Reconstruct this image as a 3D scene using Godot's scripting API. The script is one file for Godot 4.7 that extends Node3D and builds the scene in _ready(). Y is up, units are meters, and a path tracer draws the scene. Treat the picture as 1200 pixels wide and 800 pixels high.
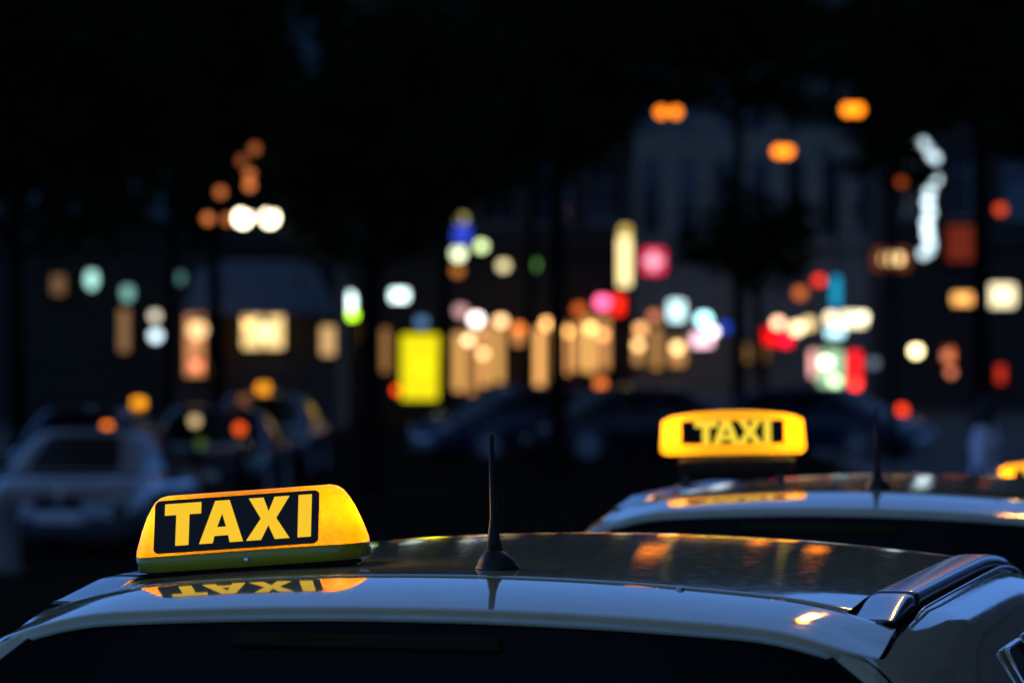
extends Node3D
# A taxi rank on a city street at nightfall. y up, metres; the camera looks along -z.

const F := 6000.0          # focal length in pixels of a 1200 pixel wide picture
const EYE := 1.88          # camera height
var used := {}
var M := {}
var rng := RandomNumberGenerator.new()

# ---------------------------------------------------------------- naming and nodes
func numbered(n: String) -> String:
	if not used.has(n):
		used[n] = 0
		return n
	used[n] += 1
	return "%s_%03d" % [n, used[n]]

func thing(called: String, label: String, category: String, at := Vector3.ZERO, turn := 0.0, group := "") -> Node3D:
	var o := Node3D.new()
	o.name = numbered(called)
	add_child(o)
	o.position = at
	o.rotation.y = turn
	meta(o, label, category, group)
	return o

func meta(o: Node, label: String, category: String, group := "") -> void:
	o.set_meta("label", label)
	o.set_meta("category", category)
	if group != "":
		o.set_meta("group", group)

func put(parent: Node, called: String, mesh: Mesh, mat: Material, xf := Transform3D.IDENTITY) -> MeshInstance3D:
	var o := MeshInstance3D.new()
	o.mesh = mesh
	o.material_override = mat
	o.transform = xf
	if parent == self:
		o.name = numbered(called)
		add_child(o)
	else:
		var k := called
		var i := 0
		while parent.has_node(k):
			i += 1
			k = "%s_%03d" % [called, i]
		o.name = k
		parent.add_child(o, true)
	return o

func dup(root: Node3D, called: String, label: String, at: Vector3, turn: float) -> Node3D:
	var r: Node3D = root.duplicate()
	r.name = numbered(called)
	add_child(r)
	r.position = at
	r.rotation.y = turn
	r.set_meta("label", label)
	return r

func structure(called: String, mesh: Mesh, mat: Material) -> MeshInstance3D:
	var o := put(self, called, mesh, mat)
	o.set_meta("kind", "structure")
	return o

func at(px: float, py: float, d: float) -> Vector3:      # a place in front of the camera, from where it was measured in the photograph
	return Vector3((px - 600.0) / F * d, EYE + (455.0 - py) / F * d, -d)

func ground_y(d: float) -> float:                        # the street climbs gently beyond 60 m
	if d < 58.0: return 0.0
	if d < 66.0: return (d - 58.0) * (d - 58.0) / 16.0 * 0.0145
	if d < 210.0: return 0.058 + (d - 66.0) * 0.0145
	return 0.058 + 144.0 * 0.0145

# ---------------------------------------------------------------- mesh helpers
func begin(smooth := true) -> SurfaceTool:
	var st := SurfaceTool.new()
	st.begin(Mesh.PRIMITIVE_TRIANGLES)
	st.set_smooth_group(0 if smooth else -1)
	return st

func done(st: SurfaceTool) -> ArrayMesh:
	st.generate_normals()
	return st.commit()

func tri(st: SurfaceTool, a: Vector3, b: Vector3, c: Vector3) -> void:   # counter-clockwise from outside
	st.add_vertex(a); st.add_vertex(c); st.add_vertex(b)

func quad(st: SurfaceTool, a: Vector3, b: Vector3, c: Vector3, d: Vector3) -> void:
	tri(st, a, b, c); tri(st, a, c, d)

func grid(st: SurfaceTool, rows: Array, flip := false) -> void:
	for i in rows.size() - 1:
		var p: PackedVector3Array = rows[i]
		var q: PackedVector3Array = rows[i + 1]
		for j in p.size() - 1:
			if flip: quad(st, p[j], q[j], q[j + 1], p[j + 1])
			else: quad(st, p[j], p[j + 1], q[j + 1], q[j])

func fan(st: SurfaceTool, ring: PackedVector3Array, flip := false) -> void:
	var c := Vector3.ZERO
	for p in ring: c += p
	c /= ring.size()
	for j in ring.size():
		var a: Vector3 = ring[j]
		var b: Vector3 = ring[(j + 1) % ring.size()]
		if flip: tri(st, c, b, a)
		else: tri(st, c, a, b)

func rings(st: SurfaceTool, rr: Array, caps := true) -> void:            # closed rings, each counter-clockwise seen from the last
	var closed := []
	for r in rr:
		var c: PackedVector3Array = r.duplicate()
		c.append(r[0])
		closed.append(c)
	grid(st, closed)
	if caps:
		fan(st, rr[0], true)
		fan(st, rr[rr.size() - 1])

func cbox(st: SurfaceTool, c: Vector3, s: Vector3, ch := 0.01, xf := Transform3D.IDENTITY) -> void:   # box with chamfered edges
	var h := s * 0.5
	var k: float = min(ch, min(h.x, min(h.y, h.z)) * 0.8)
	var rr := []
	for row in [[-h.y, k], [-h.y + k, 0.0], [h.y - k, 0.0], [h.y, k]]:
		var x: float = h.x - row[1]
		var z: float = h.z - row[1]
		var r := PackedVector3Array()
		for p in [[x - k, z], [x, z - k], [x, -z + k], [x - k, -z], [-x + k, -z], [-x, -z + k], [-x, z - k], [-x + k, z]]:
			r.append(xf * (c + Vector3(p[0], row[0], p[1])))
		rr.append(r)
	rings(st, rr)

func box(s: Vector3, ch := 0.01, c := Vector3.ZERO) -> ArrayMesh:
	var st := begin(false)
	cbox(st, c, s, ch)
	return done(st)

func tube(st: SurfaceTool, path: PackedVector3Array, radii: PackedFloat32Array, sides := 8) -> void:
	var rr := []
	var up := Vector3.UP
	for i in path.size():
		var d: Vector3 = (path[min(i + 1, path.size() - 1)] - path[max(i - 1, 0)]).normalized()
		if absf(d.dot(up)) > 0.95: up = Vector3.RIGHT if absf(d.x) < 0.9 else Vector3.BACK
		var u := d.cross(up).normalized()
		var v := u.cross(d).normalized()
		up = v
		var r := PackedVector3Array()
		for k in sides:
			var a := TAU * k / sides
			r.append(path[i] + (u * cos(a) + v * sin(a)) * radii[min(i, radii.size() - 1)])
		rr.append(r)
	rings(st, rr)

func tube_mesh(path: Array, radii: Array, sides := 8) -> ArrayMesh:
	var st := begin()
	tube(st, PackedVector3Array(path), PackedFloat32Array(radii), sides)
	return done(st)

func lathe(st: SurfaceTool, prof: Array, segs := 20, c := Vector3.ZERO) -> void:    # [radius, y] from bottom to top
	var rr := []
	for p in prof:
		var r := PackedVector3Array()
		for k in segs:
			var a := TAU * k / segs
			r.append(c + Vector3(sin(a) * p[0], p[1], cos(a) * p[0]))
		rr.append(r)
	rings(st, rr)

func lathe_mesh(prof: Array, segs := 20) -> ArrayMesh:
	var st := begin()
	lathe(st, prof, segs)
	return done(st)

func ball(r: float, squash := 1.0) -> ArrayMesh:
	var p := []
	for i in 9:
		var a := -PI / 2 + PI * i / 8.0
		p.append([max(cos(a), 0.02) * r, sin(a) * r * squash])
	return lathe_mesh(p, 16)

func prism(st: SurfaceTool, poly: PackedVector2Array, depth: float, xf := Transform3D.IDENTITY) -> void:   # faces +z, from z 0 to depth
	if Geometry2D.is_polygon_clockwise(poly):
		poly = poly.duplicate(); poly.reverse()
	var t := Geometry2D.triangulate_polygon(poly)
	for i in range(0, t.size(), 3):
		var a: Vector2 = poly[t[i]]
		var b: Vector2 = poly[t[i + 1]]
		var c: Vector2 = poly[t[i + 2]]
		if (b - a).cross(c - a) < 0:
			var s := b
			b = c; c = s
		tri(st, xf * Vector3(a.x, a.y, depth), xf * Vector3(b.x, b.y, depth), xf * Vector3(c.x, c.y, depth))
		tri(st, xf * Vector3(a.x, a.y, 0), xf * Vector3(c.x, c.y, 0), xf * Vector3(b.x, b.y, 0))
	for i in poly.size():
		var a: Vector2 = poly[i]
		var b: Vector2 = poly[(i + 1) % poly.size()]
		quad(st, xf * Vector3(a.x, a.y, 0), xf * Vector3(b.x, b.y, 0), xf * Vector3(b.x, b.y, depth), xf * Vector3(a.x, a.y, depth))

func round_rect(w: float, h: float, r: float, n := 5) -> PackedVector2Array:
	var p := PackedVector2Array()
	for c in [[1, 1, 0.0], [-1, 1, PI / 2], [-1, -1, PI], [1, -1, PI * 1.5]]:
		for i in n + 1:
			var a: float = c[2] + PI / 2 * i / n
			p.append(Vector2(c[0] * (w / 2 - r) + cos(a) * r, c[1] * (h / 2 - r) + sin(a) * r))
	return p

func plate(w: float, h: float, r: float, depth: float) -> ArrayMesh:
	var st := begin(false)
	prism(st, round_rect(w, h, r), depth)
	return done(st)

func table(t: Array, x: float) -> float:      # smooth interpolation through [x, y] pairs
	var n := t.size()
	if x <= t[0][0]: return t[0][1]
	for i in n - 1:
		if x <= t[i + 1][0]:
			var a = t[max(i - 1, 0)]
			var b = t[i]
			var c = t[i + 1]
			var d = t[min(i + 2, n - 1)]
			var w: float = c[0] - b[0]
			var f: float = (x - b[0]) / w
			var mb: float = (c[1] - a[1]) / max(c[0] - a[0], 1e-6) * w
			var mc: float = (d[1] - b[1]) / max(d[0] - b[0], 1e-6) * w
			var f2 := f * f
			var f3 := f2 * f
			return (2 * f3 - 3 * f2 + 1) * b[1] + (f3 - 2 * f2 + f) * mb + (-2 * f3 + 3 * f2) * c[1] + (f3 - f2) * mc
	return t[n - 1][1]

# ---------------------------------------------------------------- materials
func noise_tex(freq: float, lo: Color, hi: Color, seed_: int, size := 256, octaves := 4, normal := false) -> NoiseTexture2D:
	var n := FastNoiseLite.new()
	n.seed = seed_
	n.frequency = freq
	n.fractal_octaves = octaves
	var t := NoiseTexture2D.new()
	t.width = size; t.height = size
	t.seamless = true
	t.noise = n
	t.as_normal_map = normal
	if normal:
		t.bump_strength = 2.0
	else:
		var g := Gradient.new()
		g.set_color(0, lo); g.set_color(1, hi)
		t.color_ramp = g
	return t

func lin(r: float, g: float, b: float) -> Color:
	return Color(r, g, b).linear_to_srgb()

func mat(c: Color, rough := 0.6, metal := 0.0) -> StandardMaterial3D:
	var m := StandardMaterial3D.new()
	m.albedo_color = c
	m.roughness = rough
	m.metallic = metal
	return m

func grain(m: StandardMaterial3D, freq: float, lo: float, hi: float, scale: float, seed_: int) -> StandardMaterial3D:
	m.albedo_texture = noise_tex(freq, Color(lo, lo, lo), Color(hi, hi, hi), seed_)
	m.uv1_triplanar = true
	m.uv1_scale = Vector3.ONE * scale
	return m

func glow(c: Color, energy: float) -> StandardMaterial3D:
	var m := mat(Color(0.05, 0.05, 0.05), 0.5)
	m.emission_enabled = true
	m.emission = c
	m.emission_energy_multiplier = energy
	return m

func car_paint(r: float, g: float, b: float, seed_: int) -> StandardMaterial3D:
	var m := mat(lin(r, g, b), 0.1)
	m.metallic_specular = 0.75
	m.roughness_texture = noise_tex(0.035, Color(0.08, 0.08, 0.08), Color(0.4, 0.4, 0.4), seed_, 512, 6)
	m.roughness = 0.22
	m.uv1_triplanar = true
	m.uv1_scale = Vector3.ONE * 1.7
	m.albedo_texture = noise_tex(0.03, Color(0.9, 0.9, 0.88), Color(1, 1, 1), seed_ + 1)
	return m

func make_materials() -> void:
	M.ivory = car_paint(0.52, 0.455, 0.27, 3)
	M.silver = car_paint(0.10, 0.10, 0.11, 5)
	M.dark_paint = car_paint(0.012, 0.013, 0.016, 7)
	M.blue_paint = car_paint(0.012, 0.02, 0.045, 9)
	for m in [M.dark_paint, M.blue_paint]: m.metallic_specular = 0.3
	M.black = mat(lin(0.008, 0.008, 0.009), 0.5)
	M.gap = mat(lin(0.004, 0.004, 0.004), 0.9)
	M.rubber = grain(mat(lin(0.015, 0.015, 0.015), 0.85), 0.2, 0.7, 1.0, 3.0, 11)
	M.glass = mat(lin(0.003, 0.003, 0.0035), 0.05)
	M.glass.metallic_specular = 0.16
	M.chrome = mat(lin(0.6, 0.6, 0.6), 0.15, 1.0)
	M.rail = mat(lin(0.15, 0.16, 0.18), 0.16, 1.0)
	M.alloy = mat(lin(0.4, 0.4, 0.42), 0.35, 0.9)
	M.plastic = grain(mat(lin(0.006, 0.006, 0.0065), 0.42), 0.4, 0.7, 1.0, 9.0, 13)
	M.white_plate = mat(lin(0.5, 0.5, 0.48), 0.4)
	M.red_lens = mat(lin(0.12, 0.004, 0.004), 0.12)
	M.clear_lens = mat(lin(0.25, 0.26, 0.27), 0.08)
	M.brake_lens = mat(lin(0.028, 0.028, 0.012), 0.6)
	M.brake_lens.metallic_specular = 0.1
	M.asphalt = grain(mat(lin(0.020, 0.016, 0.012), 1.0), 0.05, 0.65, 1.0, 0.35, 17)
	M.asphalt.metallic_specular = 0.03
	M.asphalt.normal_enabled = true
	M.asphalt.normal_texture = noise_tex(0.3, Color.BLACK, Color.WHITE, 19, 256, 3, true)
	M.paving = grain(mat(lin(0.03, 0.026, 0.02), 1.0), 0.06, 0.7, 1.0, 0.5, 21)
	M.granite = grain(mat(lin(0.2, 0.2, 0.2), 0.8), 0.25, 0.6, 1.0, 1.5, 23)
	M.bark = grain(mat(lin(0.016, 0.013, 0.01), 1.0), 0.08, 0.5, 1.0, 1.2, 25)
	M.bark.metallic_specular = 0.05
	M.post = grain(mat(lin(0.007, 0.0072, 0.007), 0.8), 0.2, 0.7, 1.0, 2.0, 27)
	M.post.metallic_specular = 0.1
	M.cloth = grain(mat(lin(0.17, 0.165, 0.17), 0.9), 0.1, 0.8, 1.0, 1.5, 29)
	M.pane = mat(lin(0.01, 0.012, 0.015), 0.08)
	M.concrete = grain(mat(lin(0.2, 0.195, 0.18), 0.9), 0.08, 0.65, 1.0, 1.2, 31)

# ---------------------------------------------------------------- lettering of the roof signs
func letter(ch: String, h: float, w: float, bar: float, stem_: float) -> PackedVector2Array:     # heavy block capitals, lower left corner at 0,0
	var p := []
	match ch:
		"T": p = [[0, h], [0, h - bar], [(w - stem_) / 2, h - bar], [(w - stem_) / 2, 0], [(w + stem_) / 2, 0], [(w + stem_) / 2, h - bar], [w, h - bar], [w, h]]
		"A":
			var t := w * 0.33
			var f := stem_ * 1.02
			var y0 := h * 0.17
			var y1 := h * 0.37
			p = [[0, 0], [(w - t) / 2, h], [w / 2, h], [w / 2, h * 0.70], [w / 2 - 0.105 * w, y1], [w / 2 + 0.105 * w, y1], [w / 2 + 0.00003, h * 0.70], [w / 2 + 0.00003, h], [(w + t) / 2, h], [w, 0],
				[w - f, 0], [w - f - y0 * 0.21, y0], [f + y0 * 0.21, y0], [f, 0]]
		"X":
			var s := stem_ * 1.12
			p = [[0, 0], [w / 2 - s * 0.52, h * 0.5], [w * 0.03, h], [w * 0.03 + s, h], [w / 2, h * 0.66], [w * 0.97 - s, h], [w * 0.97, h], [w / 2 + s * 0.52, h * 0.5], [w, 0], [w - s, 0], [w / 2, h * 0.34], [s, 0]]
		"I": p = [[0, 0], [stem_, 0], [stem_, h], [0, h]]
	var out := PackedVector2Array()
	for q in p: out.append(Vector2(q[0], q[1]))
	return out

func taxi_word(parent: Node3D, spots: Array, h: float, bar: float, stem_: float, depth: float, m: Material, xf: Transform3D) -> void:
	for s in spots:         # [letter, x of its left edge, width]
		var st := begin(false)
		prism(st, letter(s[0], h, s[2], bar, stem_), depth)
		put(parent, "letter", done(st), m, xf * Transform3D(Basis.IDENTITY, Vector3(s[1], -h / 2, 0)))

func sign_ring(hw: float, hd: float, y: float, r: float, n := 6) -> PackedVector3Array:
	var out := PackedVector3Array()
	for p in round_rect(hw * 2, hd * 2, r, n): out.append(Vector3(p.x, y, -p.y))
	return out

func sign_lamps(t: Node3D, hw: float, y: float, e: float) -> void:      # the bulbs inside a roof sign
	for k in [-1, 1]:
		var l := OmniLight3D.new()
		l.name = "sign_light"
		l.light_color = Color(1.0, 0.85, 0.4)
		l.light_energy = e
		l.light_size = 0.012
		l.omni_range = 60.0
		l.omni_attenuation = 2.0
		l.shadow_enabled = true
		l.position = Vector3(hw * k, y, 0)
		t.add_child(l, true)

func amber_shell(seed_: int, e := 1.0) -> StandardMaterial3D:
	var m := mat(Color(1.0, 0.80, 0.13), 0.3)
	m.albedo_texture = noise_tex(0.05, Color(0.84, 0.78, 0.72), Color(1, 1, 1), seed_)
	m.uv1_triplanar = true
	m.uv1_scale = Vector3.ONE * 6.0
	m.backlight_enabled = true
	m.backlight = Color(1.0, 0.85, 0.2)
	m.emission_enabled = true
	m.emission = Color(1.0, 0.80, 0.11)
	m.emission_energy_multiplier = e
	return m

func wedge_sign(label: String) -> Node3D:        # the sign with sloping ends; its long face looks along +z
	var t := thing("taxi_roof_sign", label, "taxi sign", Vector3.ZERO, 0.0, "lit taxi roof signs")
	var amber := amber_shell(41, 0.36)
	var st := begin()
	var rr := []
	for p in [[0.0285, 0.168, 0.068], [0.036, 0.168, 0.0655], [0.05, 0.165, 0.0585], [0.066, 0.160, 0.0515], [0.082, 0.1535, 0.0445], [0.096, 0.146, 0.038], [0.106, 0.139, 0.032], [0.112, 0.131, 0.025], [0.1145, 0.121, 0.016]]:
		rr.append(sign_ring(p[1], p[2], p[0], min(0.045, p[2] * 0.8)))
	rings(st, rr)
	put(t, "housing", done(st), amber)
	st = begin()
	rr = []
	for p in [[0.004, 0.160, 0.060], [0.006, 0.167, 0.067], [0.027, 0.170, 0.070], [0.0283, 0.168, 0.068]]:
		rr.append(sign_ring(p[1], p[2], p[0], 0.05))
	rings(st, rr)
	var tray := mat(lin(0.34, 0.31, 0.012), 0.22)
	var b := put(t, "base", done(st), tray)
	for k in 9:                                        # ribs round the end of the base
		var a := -1.1 + 2.2 * k / 8.0
		put(b, "rib", box(Vector3(0.004, 0.015, 0.006), 0.001), mat(lin(0.25, 0.2, 0.06), 0.2), Transform3D(Basis(Vector3.UP, -a), Vector3(0.12 + cos(a) * 0.0515, 0.0145, sin(a) * 0.0555)))
	put(t, "foot", box(Vector3(0.30, 0.007, 0.10), 0.002), M.gap, Transform3D(Basis.IDENTITY, Vector3(0, 0.0015, 0)))
	var letters := glow(Color(1.0, 0.80, 0.13), 0.95)
	var tilt := atan2(0.0285, 0.0625)
	for side in 2:
		var face := Transform3D(Basis(Vector3.UP, PI * side), Vector3.ZERO) * Transform3D(Basis(Vector3.RIGHT, -tilt), Vector3(-0.010 if side == 0 else 0.010, 0.0695, 0.0515))
		put(t, "face_panel", plate(0.245, 0.083, 0.008, 0.0018), mat(lin(0.006, 0.0062, 0.007), 0.28), face)
		taxi_word(t, [["T", -0.105, 0.054], ["A", -0.052, 0.065], ["X", 0.018, 0.064], ["I", 0.094, 0.019]], 0.066, 0.0175, 0.0195, 0.0012, letters, face * Transform3D(Basis.IDENTITY, Vector3(-0.002, 0.002, 0.0019)))
	st = begin()
	lathe(st, [[0.0045, 0.0], [0.0045, 0.002], [0.003, 0.003]], 10)
	put(t, "screw", done(st), M.chrome, Transform3D(Basis(Vector3.RIGHT, PI / 2), Vector3(0.005, 0.015, 0.0695)))
	sign_lamps(t, 0.128, 0.062, 0.011)
	return t

func pill_sign(label: String) -> Node3D:         # the sign with an arched top, on two feet
	var t := thing("taxi_roof_sign", label, "taxi sign", Vector3.ZERO, 0.0, "lit taxi roof signs")
	var amber := amber_shell(43, 0.78)
	amber.emission = Color(1.0, 0.86, 0.16)
	var poly := PackedVector2Array()
	for i in 25:
		var x := -1.0 + 2.0 * i / 24.0
		poly.append(Vector2(-x * 0.186, 0.185 + 0.017 * (1.0 - x * x) - 0.010 * pow(absf(x), 14)))
	for i in 7:
		var a := PI + PI / 2 * i / 6.0
		poly.append(Vector2(-0.172 + cos(a) * 0.020, 0.106 + sin(a) * 0.020))
	for i in 7:
		var a := -PI / 2 + PI / 2 * i / 6.0
		poly.append(Vector2(0.172 + cos(a) * 0.020, 0.106 + sin(a) * 0.020))
	var st := begin()
	var rr := []
	for k in [[-0.040, 0.93], [-0.036, 0.985], [-0.028, 1.0], [0.028, 1.0], [0.036, 0.985], [0.040, 0.93]]:
		var r := PackedVector3Array()
		for p in poly: r.append(Vector3(p.x * (1.0 - (1.0 - k[1]) * 0.5), 0.144 + (p.y - 0.144) * k[1], k[0]))
		rr.append(r)
	rings(st, rr)
	put(t, "housing", done(st), amber)
	var letters := glow(Color(1.0, 0.86, 0.2), 1.0)
	for side in 2:
		var face := Transform3D(Basis(Vector3.UP, PI * side), Vector3(0, 0.145, 0)) * Transform3D(Basis.IDENTITY, Vector3(0, 0, 0.0402))
		put(t, "face_panel", plate(0.268, 0.060, 0.003, 0.0015), M.gap, face)
		taxi_word(t, [["T", -0.100, 0.060], ["A", -0.052, 0.070], ["X", 0.012, 0.066], ["I", 0.081, 0.021]], 0.061, 0.0175, 0.020, 0.0012, letters, face * Transform3D(Basis.IDENTITY, Vector3(0, 0, 0.0016)))
	for k in [-1, 1]:
		st = begin(false)
		cbox(st, Vector3(0.125 * k, 0.046, 0), Vector3(0.022, 0.086, 0.03), 0.004)
		cbox(st, Vector3(0.125 * k, 0.004, 0), Vector3(0.06, 0.008, 0.07), 0.003)
		put(t, "foot", done(st), M.plastic)
	put(t, "base", box(Vector3(0.31, 0.045, 0.07), 0.012), M.gap, Transform3D(Basis.IDENTITY, Vector3(0.01, 0.058, 0)))
	sign_lamps(t, 0.155, 0.145, 0.015)
	return t

# ---------------------------------------------------------------- cars: L runs forward from the rear edge of the roof, side is +1 on the right
class Cabin:
	var wt: Array      # half width over t (0 belt, 1 gutter)
	var yt: Array      # drop below the roof line over t, as a share
	var lr: Array      # rear edge over t
	var lf: Array      # front edge over t
	var yb := 1.0
	var rc := 0.14     # corner radius at the rear
	var fc := 0.2
	var bow_r := 0.05
	var bow_f := 0.18
	var taper := 0.06
	var tb: Callable
	var roof: Callable
	func pt(side: float, s: float, t: float) -> Vector3:
		var w: float = tb.call(wt, t)
		var a: float = tb.call(lr, t)
		var b: float = tb.call(lf, t)
		var lat := 0.0
		var l := 0.0
		if s <= 1.0:
			lat = s * (w - rc)
			l = a + bow_r * pow(lat / w, 2)
		elif s <= 2.0:
			var q := (s - 1.0) * PI / 2
			lat = w - rc + sin(q) * rc
			l = a + bow_r * pow((w - rc) / w, 2) + (1.0 - cos(q)) * rc
		elif s <= 3.0:
			var l0: float = a + bow_r * pow((w - rc) / w, 2) + rc
			var l1: float = b - bow_f * pow((w - fc) / w, 2) - fc
			lat = w
			l = lerpf(l0, l1, s - 2.0)
		elif s <= 4.0:
			var q := (s - 3.0) * PI / 2
			lat = w - fc + cos(q) * fc
			l = b - bow_f * pow((w - fc) / w, 2) - fc + sin(q) * fc
		else:
			lat = (5.0 - s) * (w - fc)
			l = b - bow_f * pow(lat / w, 2)
		var mid := (a + b) * 0.5
		lat *= 1.0 - taper * pow(clampf((l - mid) / ((b - a) * 0.5), -1.0, 1.0), 2)
		var top: float = roof.call(l, lat)
		var y: float = lerpf(yb, top, tb.call(yt, t))
		return Vector3(side * lat, y, -l)
	func out(side: float, s: float, t: float, off: float) -> Vector3:
		var e := 0.01
		var p := pt(side, s, t)
		var n := (pt(side, s + e, t) - pt(side, s - e, t)).cross(pt(side, s, t + e) - pt(side, s, t - e)).normalized()
		if n.dot(Vector3(p.x, 0, p.z + 1.0)) < 0: n = -n
		return p + n * off

func patch(c: Cabin, side: float, s0: float, s1: float, t0: float, t1: float, off: float, ns := 14, nt := 10, r := 0.15, slant0 := 0.0, slant1 := 0.0) -> ArrayMesh:
	var st := begin()
	var rows := []
	for j in nt + 1:
		var v := 0.5 - 0.5 * cos(PI * j / nt)
		var e := 0.0
		var q := minf(v, 1.0 - v)
		if q < r: e = r * (1.0 - sqrt(maxf(0.0, 1.0 - pow(1.0 - q / r, 2)))) * 0.5
		var row := PackedVector3Array()
		for i in ns + 1:
			var u := float(i) / ns
			var a := s0 + slant0 * v + e * (s1 - s0)
			var b := s1 + slant1 * v - e * (s1 - s0)
			row.append(c.out(side, lerpf(a, b, u), lerpf(t0, t1, v), off))
		rows.append(row)
	grid(st, rows, side < 0)
	return done(st)

func end_patch(c: Cabin, front: bool, f: float, t0: float, t1: float, off: float, r := 0.18) -> ArrayMesh:     # front or rear window, across both sides
	var st := begin()
	var rows := []
	var nt := 12
	for j in nt + 1:
		var v := float(j) / nt
		var e := 0.0
		var q := minf(v, 1.0 - v)
		if q < r: e = (1.0 - sqrt(maxf(0.0, 1.0 - pow(1.0 - q / r, 2)))) * (0.07 if front or v < 0.5 else 0.22)
		var row := PackedVector3Array()
		for i in 25:
			var u := -1.0 + 2.0 * i / 24.0
			var s := absf(u) * f * (1.0 - e)
			row.append(c.out(1.0 if u >= 0 else -1.0, 5.0 - s if front else s + 0.0001, lerpf(t0, t1, v), off))
		rows.append(row)
	grid(st, rows, front)
	return done(st)

func lower_body(rear: float, front: float, w: float, top: Array, sill := 0.22) -> ArrayMesh:
	var st := begin()
	var rows := []
	var mid := (rear + front) * 0.5
	var half := (front - rear) * 0.5
	var n := 44
	for i in n + 1:
		var k := -cos(PI * i / n)
		var l := mid + half * k
		var f := pow(maxf(1.0 - pow(absf(k), 9.0), 0.0), 1.0 / 5.0)
		f = maxf(f, 0.02)
		var y: float = table(top, l)
		var hw := w * lerpf(f, 1.0, 0.12) if f > 0.05 else w * 0.1
		var lift := 0.30 * pow(1.0 - f, 2)
		var row := PackedVector3Array()
		var half_sec := [[0.0, y - lift * 0.5], [0.5, y - 0.01 - lift * 0.5], [0.82, y - 0.03 - lift * 0.5], [0.93, y - 0.065 - lift * 0.5], [0.985, y - 0.14 - lift * 0.4], [1.0, y - 0.25], [1.0, lerpf(y, sill, 0.55)], [0.985, lerpf(y, sill, 0.75)], [0.965, sill + 0.1 + lift * 0.1], [0.94, sill + 0.02 + lift * 0.3], [0.88, sill + lift * 0.4], [0.0, sill + lift * 0.4]]
		for p in half_sec: row.append(Vector3(p[0] * hw, p[1], -l))
		for q in range(half_sec.size() - 2, -1, -1):
			row.append(Vector3(-half_sec[q][0] * hw, half_sec[q][1], -l))
		rows.append(row)
	grid(st, rows)
	return done(st)

func wheel(parent: Node3D, pos: Vector3, r: float, side: float) -> void:
	var turn := Transform3D(Basis(Vector3.BACK, -PI / 2 * side), pos)
	var w := put(parent, "wheel", lathe_mesh([[r * 0.72, -0.10], [r * 0.95, -0.10], [r, -0.075], [r, 0.06], [r * 0.96, 0.095], [r * 0.74, 0.10], [r * 0.70, 0.085]], 28), M.rubber, turn)
	put(w, "rim", lathe_mesh([[r * 0.69, 0.05], [r * 0.70, 0.098], [r * 0.64, 0.096], [r * 0.6, 0.06], [r * 0.2, 0.075], [0.03, 0.085]], 28), M.alloy)
	for k in 5:
		put(w, "spoke", box(Vector3(0.045, 0.02, r * 0.5), 0.006), M.alloy, Transform3D(Basis(Vector3.UP, TAU * k / 5.0), Vector3.ZERO) * Transform3D(Basis.IDENTITY, Vector3(0, 0.085, r * 0.38)))

func car_common(t: Node3D, c: Cabin, rear: float, front: float, w: float, ax0: float, ax1: float, belt: float, nose: float) -> void:
	for side in [-1.0, 1.0]:
		for l in [ax0, ax1]:
			put(t, "wheel_arch", lathe_mesh([[0.36, -0.05], [0.375, 0.0], [0.36, 0.004], [0.1, 0.004]], 28), M.black, Transform3D(Basis(Vector3.BACK, -PI / 2 * side), Vector3(side * (w - 0.002), 0.34, -l)))
			wheel(t, Vector3(side * (w - 0.085), 0.315, -l), 0.315, side)
		var mirror := put(t, "door_mirror", box(Vector3(0.2, 0.13, 0.11), 0.035), M.black, Transform3D(Basis.IDENTITY, Vector3(side * (w + 0.09), belt + 0.09, -(ax1 - 0.62))))
		mirror.set_meta("label", "door mirror")
		put(t, "door_handle", box(Vector3(0.022, 0.028, 0.18), 0.008), M.chrome, Transform3D(Basis.IDENTITY, Vector3(side * (w + 0.006), belt - 0.13, -(ax0 + 1.0))))
		put(t, "headlight", box(Vector3(0.32, 0.13, 0.2), 0.05), M.clear_lens, Transform3D(Basis(Vector3.UP, side * -0.45), Vector3(side * (w - 0.24), nose - 0.10, -(front - 0.14))))
		put(t, "tail_light", box(Vector3(0.16, 0.30, 0.16), 0.04), M.red_lens, Transform3D(Basis(Vector3.UP, side * 0.35), Vector3(side * (w - 0.13), belt - 0.16, -(rear + 0.10))))
	for e in [[rear - 0.008, 0.62], [front + 0.008, 0.44]]:
		put(t, "number_plate", box(Vector3(0.52, 0.11, 0.012), 0.003), M.white_plate, Transform3D(Basis.IDENTITY, Vector3(0, e[1], -e[0])))
	put(t, "lower_grille", box(Vector3(w * 1.2, 0.12, 0.05), 0.015), M.black, Transform3D(Basis.IDENTITY, Vector3(0, 0.30, -(front - 0.01))))

func roof_cap(c: Cabin, crown: float) -> ArrayMesh:
	var st := begin()
	var rows := []
	var ss := []
	for i in 41: ss.append(5.0 * i / 40.0)
	for k in 9:
		var q := 1.0 - k / 8.0
		var row := PackedVector3Array()
		for side in [1.0, -1.0]:
			for i in 41:
				var s: float = ss[i] if side > 0 else ss[40 - i]
				var p := c.pt(side, s, 1.0)
				var l0 := -(c.pt(1.0, 2.4, 1.0).z)
				row.append(Vector3(p.x * q, p.y + crown * (1.0 - q * q), -lerpf(l0, -p.z, q)))
		rows.append(row)
	grid(st, rows)
	return done(st)

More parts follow.
